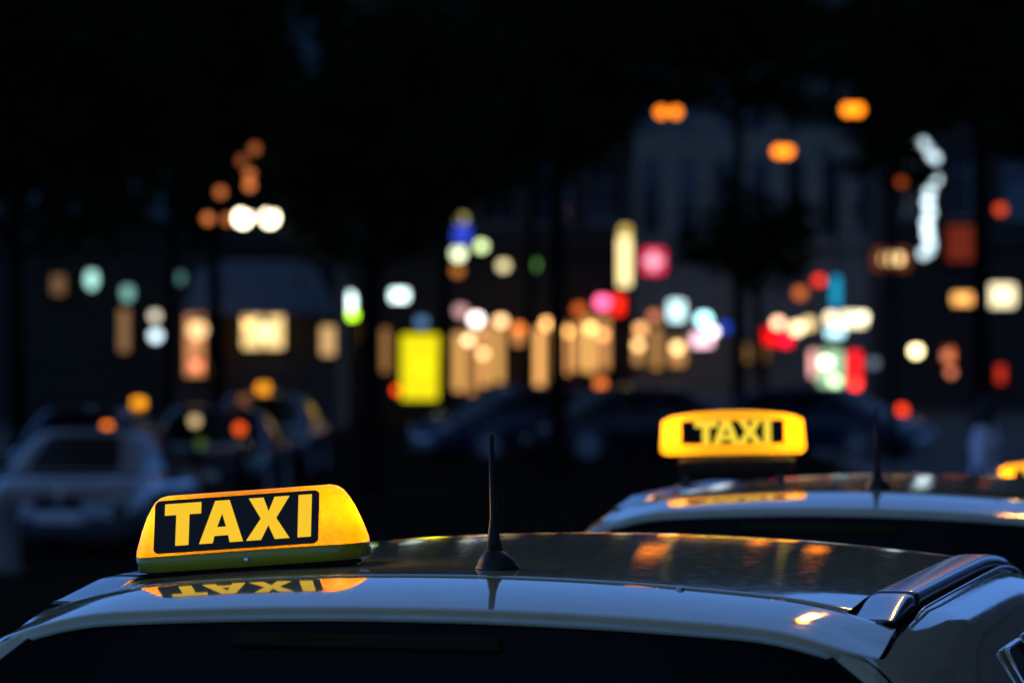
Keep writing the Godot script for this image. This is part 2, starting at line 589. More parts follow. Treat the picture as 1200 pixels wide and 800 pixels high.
func shell_mesh(c: Cabin, side: float, s0: float, s1: float, off: float, t0 := 0.0, t1 := 1.0, nt := 26) -> ArrayMesh:
	var st := begin()
	var rows := []
	var ns := int(maxf(6, (s1 - s0) * 12))
	for j in nt + 1:
		var row := PackedVector3Array()
		for i in ns + 1:
			row.append(c.out(side, lerpf(s0, s1, float(i) / ns), lerpf(t0, t1, 1.0 - pow(1.0 - float(j) / nt, 1.4)), off))
		rows.append(row)
	grid(st, rows, side < 0)
	return done(st)

func make_sedan(called: String, label: String, paint: Material, group: String) -> Node3D:
	var t := thing(called, label, "car", Vector3.ZERO, 0.0, group)
	var c := Cabin.new()
	c.tb = table
	c.roof = func(l: float, lat: float) -> float: return 1.41 - 0.05 * pow((l - 1.0) / 1.2, 2) - lat * lat * 0.05
	c.yb = 0.93
	c.wt = [[0, 0.80], [0.5, 0.72], [0.85, 0.64], [1.0, 0.56]]
	c.yt = [[0, 0], [0.5, 0.52], [0.85, 0.88], [1.0, 1.0]]
	c.lr = [[0, -0.75], [0.5, -0.42], [1.0, 0.0]]
	c.lf = [[0, 2.55], [0.5, 2.1], [1.0, 1.62]]
	put(t, "body", lower_body(-1.35, 3.2, 0.89, [[-1.35, 0.90], [-1.2, 0.98], [-0.6, 0.985], [0.5, 0.97], [1.9, 0.97], [2.4, 0.93], [2.9, 0.80], [3.2, 0.66]]), paint)
	for side in [-1.0, 1.0]:
		put(t, "cabin_side", shell_mesh(c, side, 0.0, 5.0, 0.0), paint)
	put(t, "roof", roof_cap(c, 0.03), paint)
	put(t, "windscreen", end_patch(c, true, 0.97, 0.06, 0.9, 0.004), M.glass)
	put(t, "rear_window", end_patch(c, false, 0.97, 0.1, 0.9, 0.004), M.glass)
	for side in [-1.0, 1.0]:
		put(t, "side_window", patch(c, side, 2.08, 2.46, 0.1, 0.84, 0.004), M.glass)
		put(t, "side_window", patch(c, side, 2.5, 2.95, 0.1, 0.84, 0.004), M.glass)
	car_common(t, c, -1.35, 3.2, 0.89, -0.45, 2.3, 0.95, 0.72)
	for side in [-1.0, 1.0]:
		var g := put(t, "grille", plate(0.26, 0.15, 0.06, 0.03), M.black, Transform3D(Basis(Vector3.UP, PI) * Basis(Vector3.RIGHT, 0.15), Vector3(side * 0.15, 0.60, -3.19)))
		for k in 6:
			put(g, "grille_bar", box(Vector3(0.008, 0.13, 0.012), 0.002), M.chrome, Transform3D(Basis.IDENTITY, Vector3(-0.1 + 0.04 * k, 0, 0.032)))
	put(t, "badge", lathe_mesh([[0.04, 0.0], [0.04, 0.006], [0.03, 0.01]], 16), M.chrome, Transform3D(Basis(Vector3.RIGHT, -1.1), Vector3(0, 0.735, -3.12)))
	return t

# the compact van that stands in the rank twice
func van_roof(l: float, lat: float) -> float:
	var y: float
	if l < 0.0: y = 1.621 + 0.04 * l - 0.17 * l * l
	else: y = table([[0.0, 1.621], [0.15, 1.6235], [0.45, 1.6275], [0.9, 1.632], [1.4, 1.636], [1.7, 1.635], [2.0, 1.619], [2.25, 1.585], [3.2, 1.40]], l)
	y -= lat * lat / 9.4
	var e := clampf((absf(lat) - 0.42) / 0.18, 0.0, 1.4)
	y -= 0.034 * e * e * clampf((0.25 - l) / 0.4, 0.0, 1.0)
	return y

func make_van(called: String, label: String, group: String) -> Node3D:
	var t := thing(called, label, "taxi", Vector3.ZERO, 0.0, group)
	var paint: Material = M.ivory
	var c := Cabin.new()
	c.tb = table
	c.roof = func(l: float, lat: float) -> float: return van_roof(l, lat) - 0.012 * smoothstep(0.5, 0.6, absf(lat)) * smoothstep(-0.1, 0.1, l)
	c.yb = 1.03
	c.wt = [[0, 0.855], [0.4, 0.80], [0.7, 0.742], [0.84, 0.694], [0.92, 0.662], [0.97, 0.632], [1.0, 0.600]]
	c.yt = [[0, 0], [0.4, 0.42], [0.7, 0.72], [0.84, 0.862], [0.92, 0.945], [0.97, 0.985], [1.0, 1.0]]
	c.lr = [[0, -0.46], [0.6, -0.37], [0.9, -0.326], [1.0, -0.314]]
	c.lf = [[0, 3.05], [0.5, 2.68], [0.85, 2.38], [1.0, 2.22]]
	c.rc = 0.085
	c.taper = 0.0
	put(t, "body", lower_body(-0.58, 3.84, 0.9, [[-0.58, 0.98], [-0.48, 1.06], [0.0, 1.065], [2.4, 1.05], [2.9, 1.02], [3.4, 0.93], [3.72, 0.76], [3.84, 0.62]]), paint)
	var sg := 1.42                                     # where the tailgate meets the side, on the rear corner
	for side in [-1.0, 1.0]:
		put(t, "body_side", shell_mesh(c, side, sg + 0.07, 4.0, 0.0, 0.0, 1.0, 34), paint)
		put(t, "inner_shell", shell_mesh(c, side, 0.0, 5.0, -0.014, 0.0, 0.985), M.gap)  # dark liner behind the panel joints, put in to block light
		put(t, "windscreen_frame", shell_mesh(c, side, 4.0, 5.0, 0.0), paint)
		put(t, "tailgate_frame", shell_mesh(c, side, 0.0, sg, 0.0, 0.0, 0.985), paint)
	# the panel of the roof between the rails
	var st := begin()
	var rows := []
	for i in 41:
		var l := lerpf(0.003, 2.24, i / 40.0)
		var row := PackedVector3Array()
		for j in 33:
			var lat := lerpf(-0.527, 0.527, j / 32.0)
			row.append(Vector3(lat, van_roof(l, lat), -l - (0.0 if i < 30 else -0.13 * pow(lat / 0.53, 2) * (i - 30) / 10.0)))
		rows.append(row)
	for row in [rows[0]]:                              # turned-down rear edge
		var r := PackedVector3Array()
		for p in row: r.append(p + Vector3(0, -0.012, 0.0006))
		rows.push_front(r)
	grid(st, rows)
	put(t, "roof_panel", done(st), paint)
	# top of the tailgate, ending in a rounded lip over the rear window
	st = begin()
	rows = []
	var w1 := 0.5935
	var ls := [0.0, 0.06, 0.14, 0.25, 0.36, 0.48, 0.6, 0.72, 0.84, 0.93, 1.0]
	for i in range(-1, ls.size() + 7):
		var row := PackedVector3Array()
		for j in 49:
			var u := -1.0 + 2.0 * j / 48.0
			var k := clampf(float(i) / (ls.size() - 1), 0.0, 1.0)
			var lat: float = u * w1
			var back: float = -0.322 + 0.05 * pow(lat / 0.6, 2) + 0.085 * (1.0 - sqrt(1.0 - pow(clampf((absf(lat) - 0.515) / 0.085, 0.0, 0.99), 2)))
			var gap := -0.0025
			var l: float = lerpf(gap, back, ls[clampi(i, 0, ls.size() - 1)])
			var p := Vector3(lat, van_roof(l, lat), -l)
			if i < 0: p += Vector3(0, -0.012, -0.0008)
			if i >= ls.size():
				var a := (i - ls.size() + 1) / 7.0 * 1.85
				var rl := 0.0085
				p += Vector3(0, -rl * (1.0 - cos(a)) - 0.003 * a, rl * sin(a))
			row.append(p)
		rows.append(row)
	grid(st, rows, true)
	var gate := put(t, "tailgate", done(st), paint)
	put(gate, "rear_window", end_patch(c, false, 1.24, 0.20, 0.968, 0.003, 0.26), M.glass)
	put(gate, "brake_light_lens", box(Vector3(0.36, 0.02, 0.012), 0.004), M.brake_lens, Transform3D(Basis.IDENTITY, c.out(1.0, 0.001, 0.895, 0.008) + Vector3(-0.07, 0, 0)))
	st = begin()
	tube(st, PackedVector3Array([Vector3(0, 1.05, 0.43), Vector3(0.06, 1.12, 0.42), Vector3(0.3, 1.19, 0.405), Vector3(0.42, 1.2, 0.395)]), PackedFloat32Array([0.014, 0.009, 0.007, 0.005]), 6)
	put(gate, "rear_wiper", done(st), M.plastic)
	# little chrome bead on the roof seam, there to catch a glint
	put(gate, "glint_bead", ball(0.006, 0.6), M.chrome, Transform3D(Basis.IDENTITY, Vector3(0.30, van_roof(-0.012, 0.30) + 0.001, 0.012)))
	# rails: a strip that starts in a short sloping end piece
	for side in [-1.0, 1.0]:
		var prof := [[-0.029, -0.018], [-0.029, 0.0], [-0.0285, 0.006], [-0.026, 0.0095], [-0.02, 0.0105], [0.0, 0.0110], [0.020, 0.0105], [0.027, 0.009], [0.031, 0.005], [0.0325, 0.0], [0.034, -0.018]]
		for seg in [[0.010, 0.300, "rail_end"], [0.304, 2.02, "rail_bar"], [2.024, 2.25, "rail_end"]]:
			st = begin()
			var rr := []
			var n := 24
			for i in n + 1:
				var l: float = lerpf(seg[0], seg[1], float(i) / n)
				var rise := smoothstep(-0.03, 0.34, l) * smoothstep(2.27, 2.0, l)
				var lat := 0.558
				var r := PackedVector3Array()
				for p in prof:
					r.append(Vector3(side * (lat + p[0] * lerpf(0.94, 1.0, rise)), van_roof(l, 0.56) + p[1] * lerpf(0.14, 1.0, rise) - 0.003, -l))
				if side < 0: r.reverse()
				rr.append(r)
			rr.reverse()
			rings(st, rr)
			put(t, seg[2], done(st), M.rail)
		st = begin()
		rows = []
		for i in 31:
			var l := lerpf(-0.005, 2.22, i / 30.0)
			rows.append(PackedVector3Array([Vector3(side * 0.515, van_roof(l, 0.53) - 0.016, -l), Vector3(side * 0.616, van_roof(l, 0.6) - 0.03, -l)]))
		grid(st, rows, side < 0)
		put(t, "roof_ditch", done(st), M.gap)
		# bright strip along the outer edge of the ditch
		var path := []
		for i in 31:
			var l := lerpf(0.16, 2.15, i / 30.0)
			path.append(Vector3(side * 0.6055, van_roof(l, 0.607) - 0.006, -l))
		put(t, "ditch_trim", tube_mesh(path, [0.0022], 6), M.chrome)
		# side windows, each with its bright surround
		for q in [[2.35, 2.50, 0.0, 0.0], [2.525, 2.74, 0.0, 0.0], [2.765, 2.96, 0.0, -0.05]]:
			var win := put(t, "side_window", patch(c, side, q[0], q[1], 0.10, 0.855, 0.004, 18, 14, 0.3, q[2], q[3]), M.glass)
			var loop := []
			var ctr := [[0, 0], [0, 1], [1, 1], [1, 0]]
			for e in 4:
				for k in 12:
					var a = ctr[e]
					var b = ctr[(e + 1) % 4]
					var u: float = lerpf(a[0], b[0], k / 12.0)
					var v: float = lerpf(a[1], b[1], 0.5 - 0.5 * cos(PI * k / 12.0))
					var q2 := minf(v, 1.0 - v)
					var ee := 0.0
					if q2 < 0.3: ee = 0.3 * (1.0 - sqrt(maxf(0.0, 1.0 - pow(1.0 - q2 / 0.3, 2)))) * 0.5
					var s0: float = q[0] + q[2] * v + ee * (q[1] - q[0])
					var s1: float = q[1] + q[3] * v - ee * (q[1] - q[0])
					loop.append(c.out(side, lerpf(s0, s1, u), lerpf(0.10, 0.855, v), 0.005))
			loop.append(loop[0])
			put(win, "window_trim", tube_mesh(loop, [0.006], 6), M.chrome)
	put(t, "windscreen", end_patch(c, true, 0.985, 0.05, 0.93, 0.004), M.glass)
	car_common(t, c, -0.58, 3.84, 0.9, 0.42, 3.1, 1.03, 0.80)
	put(t, "grille", box(Vector3(0.8, 0.10, 0.04), 0.02), M.black, Transform3D(Basis.IDENTITY, Vector3(0, 0.66, -3.83)))
	# rod aerial at the rear of the roof
	var base_at := Vector3(0.004, van_roof(0.23, 0.0) - 0.001, -0.23)
	st = begin()
	var rr2 := []
	for p in [[0.0, 0.031, 0.047, 0.0], [0.003, 0.031, 0.047, 0.0], [0.006, 0.0285, 0.044, 0.0], [0.014, 0.025, 0.036, -0.004], [0.022, 0.018, 0.025, -0.01], [0.0285, 0.010, 0.015, -0.014], [0.031, 0.006, 0.010, -0.015]]:
		var r := PackedVector3Array()
		for k in 20:
			var a := TAU * k / 20.0
			r.append(base_at + Vector3(sin(a) * p[1] - p[3] * -0.2, p[0], cos(a) * p[2] - p[3]))
		rr2.append(r)
	rings(st, rr2)
	var ant := put(t, "aerial_base", done(st), M.plastic)
	var foot := base_at + Vector3(-0.002, 0.024, 0.012)
	put(ant, "aerial_mast", tube_mesh([foot, foot + Vector3(-0.001, 0.02, 0.006), foot + Vector3(0.0, 0.05, 0.014), foot + Vector3(0.001, 0.166, 0.05), foot + Vector3(0.001, 0.169, 0.051)], [0.012, 0.009, 0.0054, 0.0036, 0.0025], 10), M.plastic)
	return t

# ---------------------------------------------------------------- lamps, signs, lit windows
const BLUR := 23.0        # the width in photograph pixels to which the lens spreads a far point

func lamp_light(parent: Node3D, pos: Vector3, c: Color, e: float, size: float) -> void:
	var l := OmniLight3D.new()
	l.name = "lamp_light"
	l.light_color = c
	l.light_energy = e
	l.light_size = size
	l.omni_range = 120.0
	l.omni_attenuation = 2.0
	l.shadow_enabled = true
	l.position = pos
	parent.add_child(l, true)

func gain(w: float, h: float) -> float:     # how much brighter than its blurred spot a small lamp is
	return 1.0 / (minf(1.0, w / BLUR) * minf(1.0, h / BLUR))

func street_lamp(label: String, px: float, py: float, d: float, heads: Array, bulb: float, c: Color, e: float, light: float, post_x: float, group := "street lamps") -> Node3D:
	var p := at(px, py, d)
	var g := ground_y(d)
	var h := p.y - g
	var t := thing("street_lamp", label, "street lamp", Vector3(p.x, g, p.z), 0.0, group)
	put(t, "post", lathe_mesh([[0.13, 0.0], [0.13, 0.3], [0.085, 0.45], [0.06, 1.2], [0.045, h + 0.45]], 12), M.post, Transform3D(Basis.IDENTITY, Vector3(post_x, 0, 0)))
	put(t, "arm", tube_mesh([Vector3(post_x, h + 0.42, 0), Vector3(post_x * 0.5, h + 0.62, 0), Vector3(0, h + 0.6, 0)], [0.035, 0.03, 0.02], 8), M.post)
	for x in heads:
		put(t, "stem", tube_mesh([Vector3(0, h + 0.6, 0), Vector3(x, h + 0.5, 0), Vector3(x, h + bulb * 0.5, 0)], [0.02, 0.016, 0.016], 6), M.post)
		put(t, "lamp_cap", lathe_mesh([[bulb * 0.3, h + bulb * 0.42], [bulb * 0.3, h + bulb * 0.52], [bulb * 0.1, h + bulb * 0.7]], 14), M.post, Transform3D(Basis.IDENTITY, Vector3(x, 0, 0)))
		put(t, "lamp_globe", ball(bulb * 0.5), glow(c, e), Transform3D(Basis.IDENTITY, Vector3(x, h, 0)))
		if light > 0.0: lamp_light(t, Vector3(x, h - bulb * 0.5 - 0.03, 0.0), c, light, bulb * 0.5)
	return t

# lit box sign fixed to the building front behind it by an arm
func box_sign(called: String, label: String, px: float, py: float, w: float, h: float, d: float, face_d: float, c: Color, e: float, group := "lit signs") -> Node3D:
	var s := d / F
	var t := thing(called, label, "lit sign", at(px, py, d), 0.0, group)
	var W := w * s
	var H := h * s
	put(t, "case", box(Vector3(W + 0.05, H + 0.05, 0.2), 0.02), M.post, Transform3D(Basis.IDENTITY, Vector3(0, 0, -0.11)))
	put(t, "lit_face", plate(W, H, minf(W, H) * 0.16, 0.03), glow(c, 1.55 * e * gain(w, h)), Transform3D(Basis.IDENTITY, Vector3(0, 0, -0.005)))
	put(t, "bracket", box(Vector3(0.06, 0.06, face_d - d - 0.2), 0.01), M.post, Transform3D(Basis.IDENTITY, Vector3(0, H * 0.3, -0.2 - (face_d - d - 0.2) * 0.5)))
	return t

# small globe on a wall arm
func wall_lamp(label: String, px: float, py: float, bulb_px: float, d: float, face_d: float, c: Color, e: float, group := "wall lamps", squash := 1.0) -> Node3D:
	var r := bulb_px * d / F * 0.5
	var t := thing("wall_lamp", label, "lamp", at(px, py, d), 0.0, group)
	put(t, "lamp_globe", ball(r, squash), glow(c, 1.9 * e * gain(bulb_px, bulb_px * squash)))
	put(t, "cap", lathe_mesh([[r * 0.7, r * squash * 0.8], [r * 0.75, r * squash], [r * 0.2, r * squash + 0.08]], 14), M.post)
	put(t, "arm", tube_mesh([Vector3(0, r * squash + 0.06, 0), Vector3(0, r * squash + 0.14, -0.12), Vector3(0, r * squash + 0.16, -(face_d - d))], [0.02, 0.02, 0.02], 6), M.post)
	return t

# ---------------------------------------------------------------- buildings
# front at z = -d; shop rectangles and window rows are openings between piers and bands
func building(called: String, label: String, x0: float, x1: float, d: float, height: float, wall_color: Color, cols: int, win_w: float, win_h: float, storey: float, base_h: float, seed_: int, lit := {}) -> Node3D:
	var g := ground_y(d)
	var w := x1 - x0
	var t := thing(called, label, "building", Vector3((x0 + x1) * 0.5, g, -d), 0.0, "buildings behind the trees")
	var wall := grain(mat(wall_color, 0.85), 0.03, 0.7, 1.0, 0.3, seed_)
	var depth := 9.0
	var st := begin(false)
	cbox(st, Vector3(0, height * 0.5, -depth * 0.5 - 0.3), Vector3(w - 0.02, height, depth), 0.02)
	put(t, "wall", done(st), M.gap if lit.has("dark_core") else wall)
	var rows := int((height - base_h - 0.6) / storey)
	var cw := w / cols
	var y := base_h
	for r in rows + 1:                    # bands between the storeys
		var y1: float = base_h + r * storey + (storey - win_h) * 0.5 if r < rows else height
		put(t, "wall_band", box(Vector3(w - 0.02, y1 - y, 0.296), 0.01), wall, Transform3D(Basis.IDENTITY, Vector3(0, (y + y1) * 0.5, -0.15)))
		y = base_h + r * storey + (storey + win_h) * 0.5
	var wide := box(Vector3(cw - win_w, win_h + 0.02, 0.29), 0.005)
	var half := box(Vector3((cw - win_w) * 0.5 - 0.01, win_h + 0.02, 0.29), 0.005)
	for r in rows:
		for k in cols + 1:
			var x := -w * 0.5 + k * cw
			if k == 0: x += (cw - win_w) * 0.25 + 0.005
			if k == cols: x -= (cw - win_w) * 0.25 + 0.005
			put(t, "wall_pier", half if k == 0 or k == cols else wide, wall, Transform3D(Basis.IDENTITY, Vector3(x, base_h + (r + 0.5) * storey, -0.152)))
	var frame := begin(false)
	for q in [[0, win_h * 0.5 - 0.03, win_w, 0.06], [0, -win_h * 0.5 + 0.03, win_w, 0.06], [0, win_h * 0.18, win_w - 0.12, 0.05]]:
		cbox(frame, Vector3(q[0], q[1], 0), Vector3(q[2], q[3], 0.06), 0.006)
	for x in [-win_w * 0.5 + 0.03, 0.0, win_w * 0.5 - 0.03]:
		cbox(frame, Vector3(x, 0, 0.004), Vector3(0.06, win_h - 0.13, 0.05), 0.006)
	var fm := done(frame)
	var pm := box(Vector3(win_w - 0.02, win_h - 0.02, 0.01), 0.002)
	var sm := box(Vector3(win_w + 0.2, 0.07, 0.14), 0.01)
	var frame_mat := mat(lin(0.12, 0.12, 0.115), 0.6)
	for r in rows:
		for k in cols:
			var wn := put(t, "window", fm, frame_mat, Transform3D(Basis.IDENTITY, Vector3(-w * 0.5 + (k + 0.5) * cw, base_h + (r + 0.5) * storey, -0.2)))
			put(wn, "pane", pm, M.pane, Transform3D(Basis.IDENTITY, Vector3(0, 0, -0.04)))
			put(wn, "sill", sm, frame_mat, Transform3D(Basis.IDENTITY, Vector3(0, -win_h * 0.5 - 0.02, 0.235)))
	put(t, "cornice", box(Vector3(w + 0.05, 0.35, 0.5), 0.08), wall, Transform3D(Basis.IDENTITY, Vector3(0, height + 0.1, -0.12)))
	put(t, "roof", box(Vector3(w - 0.3, 0.8, depth - 0.8), 0.35), mat(lin(0.05, 0.03, 0.025), 0.8), Transform3D(Basis.IDENTITY, Vector3(0, height + 0.5, -depth * 0.5 - 0.3)))
	return t

# one lit shop window: frame, mullions, the glowing pane, things shown behind it as darker uprights
func shop_window(t: Node3D, d: float, x0: float, y0: float, x1: float, y1: float, c: Color, e: float, bars := 1) -> void:
	var a := at(x0, y1, d) - t.position
	var b := at(x1, y0, d) - t.position
	var w := b.x - a.x
	var h := b.y - a.y
	var ctr := Vector3((a.x + b.x) * 0.5, (a.y + b.y) * 0.5, 0.0)
	var st := begin(false)
	cbox(st, Vector3(0, h * 0.5 + 0.05, 0.06), Vector3(w + 0.2, 0.1, 0.12), 0.01)
	cbox(st, Vector3(0, -h * 0.5 - 0.06, 0.06), Vector3(w + 0.2, 0.12, 0.12), 0.01)
	for s in [-1, 1]: cbox(st, Vector3(s * (w * 0.5 + 0.05), 0, 0.058), Vector3(0.1, h - 0.002, 0.11), 0.01)
	for k in bars: cbox(st, Vector3(-w * 0.5 + w * (k + 1) / (bars + 1), 0, 0.055), Vector3(0.06, h - 0.004, 0.08), 0.008)
	var f := put(t, "shop_window", done(st), M.post, Transform3D(Basis.IDENTITY, ctr))
	put(f, "lit_pane", box(Vector3(w - 0.004, h - 0.004, 0.02), 0.003), glow(c, e * gain(maxf(x1 - x0, 12), maxf(y1 - y0, 12)) * 1.25), Transform3D(Basis.IDENTITY, Vector3(0, 0, 0.02)))

# ---------------------------------------------------------------- trees
func make_tree(called: String, label: String, pos: Vector3, trunk_h: float, crown: Vector3, leaves: int, seed_: int) -> Node3D:
	rng.seed = seed_
	var t := thing(called, label, "tree", pos, 0.0, "street trees")
	var top := trunk_h + crown.y * 0.9
	var ts := clampf(crown.x / 2.0, 0.45, 1.0)
	var st := begin()
	var lean := Vector3(rng.randf_range(-0.3, 0.3), 0, rng.randf_range(-0.3, 0.3))
	tube(st, PackedVector3Array([Vector3(0, -0.05, 0), Vector3(0, 0.25, 0), lean * 0.3 + Vector3(0, trunk_h * 0.6, 0), lean * 0.7 + Vector3(0, trunk_h * 1.15, 0), lean + Vector3(0, top, 0)]), PackedFloat32Array([0.24 * ts, 0.16 * ts, 0.13 * ts, 0.10 * ts, 0.02]), 10)
	put(t, "trunk", done(st), M.bark)
	var tips := []
	for k in 14:
		var a := k * 2.4 + rng.randf() * 0.6
		var y := trunk_h * 0.92 + (crown.y * 1.25) * k / 14.0
		var reach := (0.55 + 0.4 * sin(PI * (k + 1.5) / 15.5)) * crown.x
		var p0 := lean * 0.7 + Vector3(0, y, 0)
		var p1 := p0 + Vector3(cos(a) * reach * 0.5, 0.35 + rng.randf() * 0.5, sin(a) * reach * 0.5)
		var p2 := p0 + Vector3(cos(a) * reach, 0.3 + rng.randf() * 1.2, sin(a) * reach)
		put(t, "limb", tube_mesh([p0, p1, p2], [0.075, 0.05, 0.015], 6), M.bark)
		tips.append(p1); tips.append(p2); tips.append(p1.lerp(p2, 0.5))
	var cst := SurfaceTool.new()
	cst.begin(Mesh.PRIMITIVE_TRIANGLES)
	cst.set_smooth_group(-1)
	var centre := Vector3(0, trunk_h + crown.y, 0) + lean
	var cs := clampf(crown.x / 2.3, 0.35, 1.0)
	var clumps := []
	for k in (58 if crown.x > 1.65 else 20):
		var v := Vector3(rng.randfn(), rng.randfn(), rng.randfn()).normalized() * pow(rng.randf(), 0.4)
		clumps.append([centre + v * crown * 0.92, rng.randf_range(0.5, 1.15) * cs, rng.randf_range(0.55, 1.2)])
	for p in tips: clumps.append([p, rng.randf_range(0.4, 0.9) * cs, rng.randf_range(0.6, 1.1)])
	for i in leaves:
		var q = clumps[rng.randi() % clumps.size()]
		var v: Vector3 = Vector3(rng.randfn(), rng.randfn() * 0.75, rng.randfn()) * 0.52 * q[1]
		var p: Vector3 = q[0] + v
		var n := Vector3(rng.randfn(), rng.randf_range(0.2, 1.6), rng.randfn()).normalized()
		var u := n.cross(Vector3(rng.randfn(), rng.randfn(), rng.randfn())).normalized()
		var w := n.cross(u)
		var s := rng.randf_range(0.09, 0.17)
		var k: float = q[2] * rng.randf_range(0.7, 1.25)
		cst.set_color(Color(0.014 * k, 0.022 * k, 0.007 * k))
		var a := p - u * s
		var b := p + w * s * 0.55 - n * s * 0.12
		var c := p + u * s * 1.15
		var e := p - w * s * 0.55 - n * s * 0.12
		tri(cst, a, b, c); tri(cst, a, c, e)
	put(t, "crown", done(cst), M.leaf)
	return t

# ---------------------------------------------------------------- a person: one skin meshed from tapered bones by surface nets
func nets(bones: Array, cell: float, blend: float) -> ArrayMesh:
	var lo := Vector3.ONE * 99.0
	var hi := -lo
	for b in bones:
		for e in 2:
			var r: float = b[2 + e] + 0.05
			lo = lo.min(b[e] - Vector3.ONE * r)
			hi = hi.max(b[e] + Vector3.ONE * r)
	var n := Vector3i(((hi - lo) / cell).ceil()) + Vector3i.ONE * 2
	var f := PackedFloat32Array()
	f.resize(n.x * n.y * n.z)
	f.fill(1.0)
	for b in bones:
		var m: float = maxf(b[2], b[3]) + blend * 2.0 + cell * 2.0
		var a0 := Vector3i(((b[0].min(b[1]) - Vector3.ONE * m - lo) / cell).floor()).clamp(Vector3i.ZERO, n - Vector3i.ONE)
		var a1 := Vector3i(((b[0].max(b[1]) + Vector3.ONE * m - lo) / cell).ceil()).clamp(Vector3i.ZERO, n - Vector3i.ONE)
		var ab: Vector3 = b[1] - b[0]
		var l2: float = maxf(ab.length_squared(), 1e-9)
		for z in range(a0.z, a1.z + 1):
			for y in range(a0.y, a1.y + 1):
				for x in range(a0.x, a1.x + 1):
					var p := lo + Vector3(x, y, z) * cell
					var h: float = clampf((p - b[0]).dot(ab) / l2, 0.0, 1.0)
					var dd: float = (p - b[0] - ab * h).length() - lerpf(b[2], b[3], h)
					var at_ := (z * n.y + y) * n.x + x
					var o := f[at_]
					var k := maxf(blend - absf(o - dd), 0.0) / blend
					f[at_] = minf(o, dd) - k * k * blend * 0.25
	var idx := {}
	var pos := PackedVector3Array()
	var sx := 1
	var sy := n.x
	var sz := n.x * n.y
	var offs := [0, sx, sy, sx + sy, sz, sx + sz, sy + sz, sx + sy + sz]
	for z in n.z - 1:
		for y in n.y - 1:
			for x in n.x - 1:
				var at_ := z * sz + y * sy + x
				var inside := 0
				for o in offs:
					if f[at_ + o] < 0.0: inside += 1
				if inside == 0 or inside == 8: continue
				var c := Vector3.ZERO
				var cnt := 0
				for e in [[0, 1], [2, 3], [4, 5], [6, 7], [0, 2], [1, 3], [4, 6], [5, 7], [0, 4], [1, 5], [2, 6], [3, 7]]:
					var u := f[at_ + offs[e[0]]]
					var v := f[at_ + offs[e[1]]]
					if (u < 0.0) != (v < 0.0):
						var k := u / (u - v)
						c += Vector3(e[0] & 1, (e[0] >> 1) & 1, e[0] >> 2).lerp(Vector3(e[1] & 1, (e[1] >> 1) & 1, e[1] >> 2), k)
						cnt += 1
				idx[at_] = pos.size()
				pos.append(lo + (Vector3(x, y, z) + c / cnt) * cell)
	var st := begin()
	for at_ in idx:
		for ax in [[sx, sy, sz], [sy, sz, sx], [sz, sx, sy]]:
			if (f[at_] < 0.0) == (f[at_ + ax[0]] < 0.0): continue
			var q := [at_, at_ - ax[1], at_ - ax[1] - ax[2], at_ - ax[2]]
			if not (idx.has(q[1]) and idx.has(q[2]) and idx.has(q[3])): continue
			if f[at_] < 0.0: quad(st, pos[idx[q[0]]], pos[idx[q[1]]], pos[idx[q[2]]], pos[idx[q[3]]])
			else: quad(st, pos[idx[q[0]]], pos[idx[q[3]]], pos[idx[q[2]]], pos[idx[q[1]]])
	return done(st)

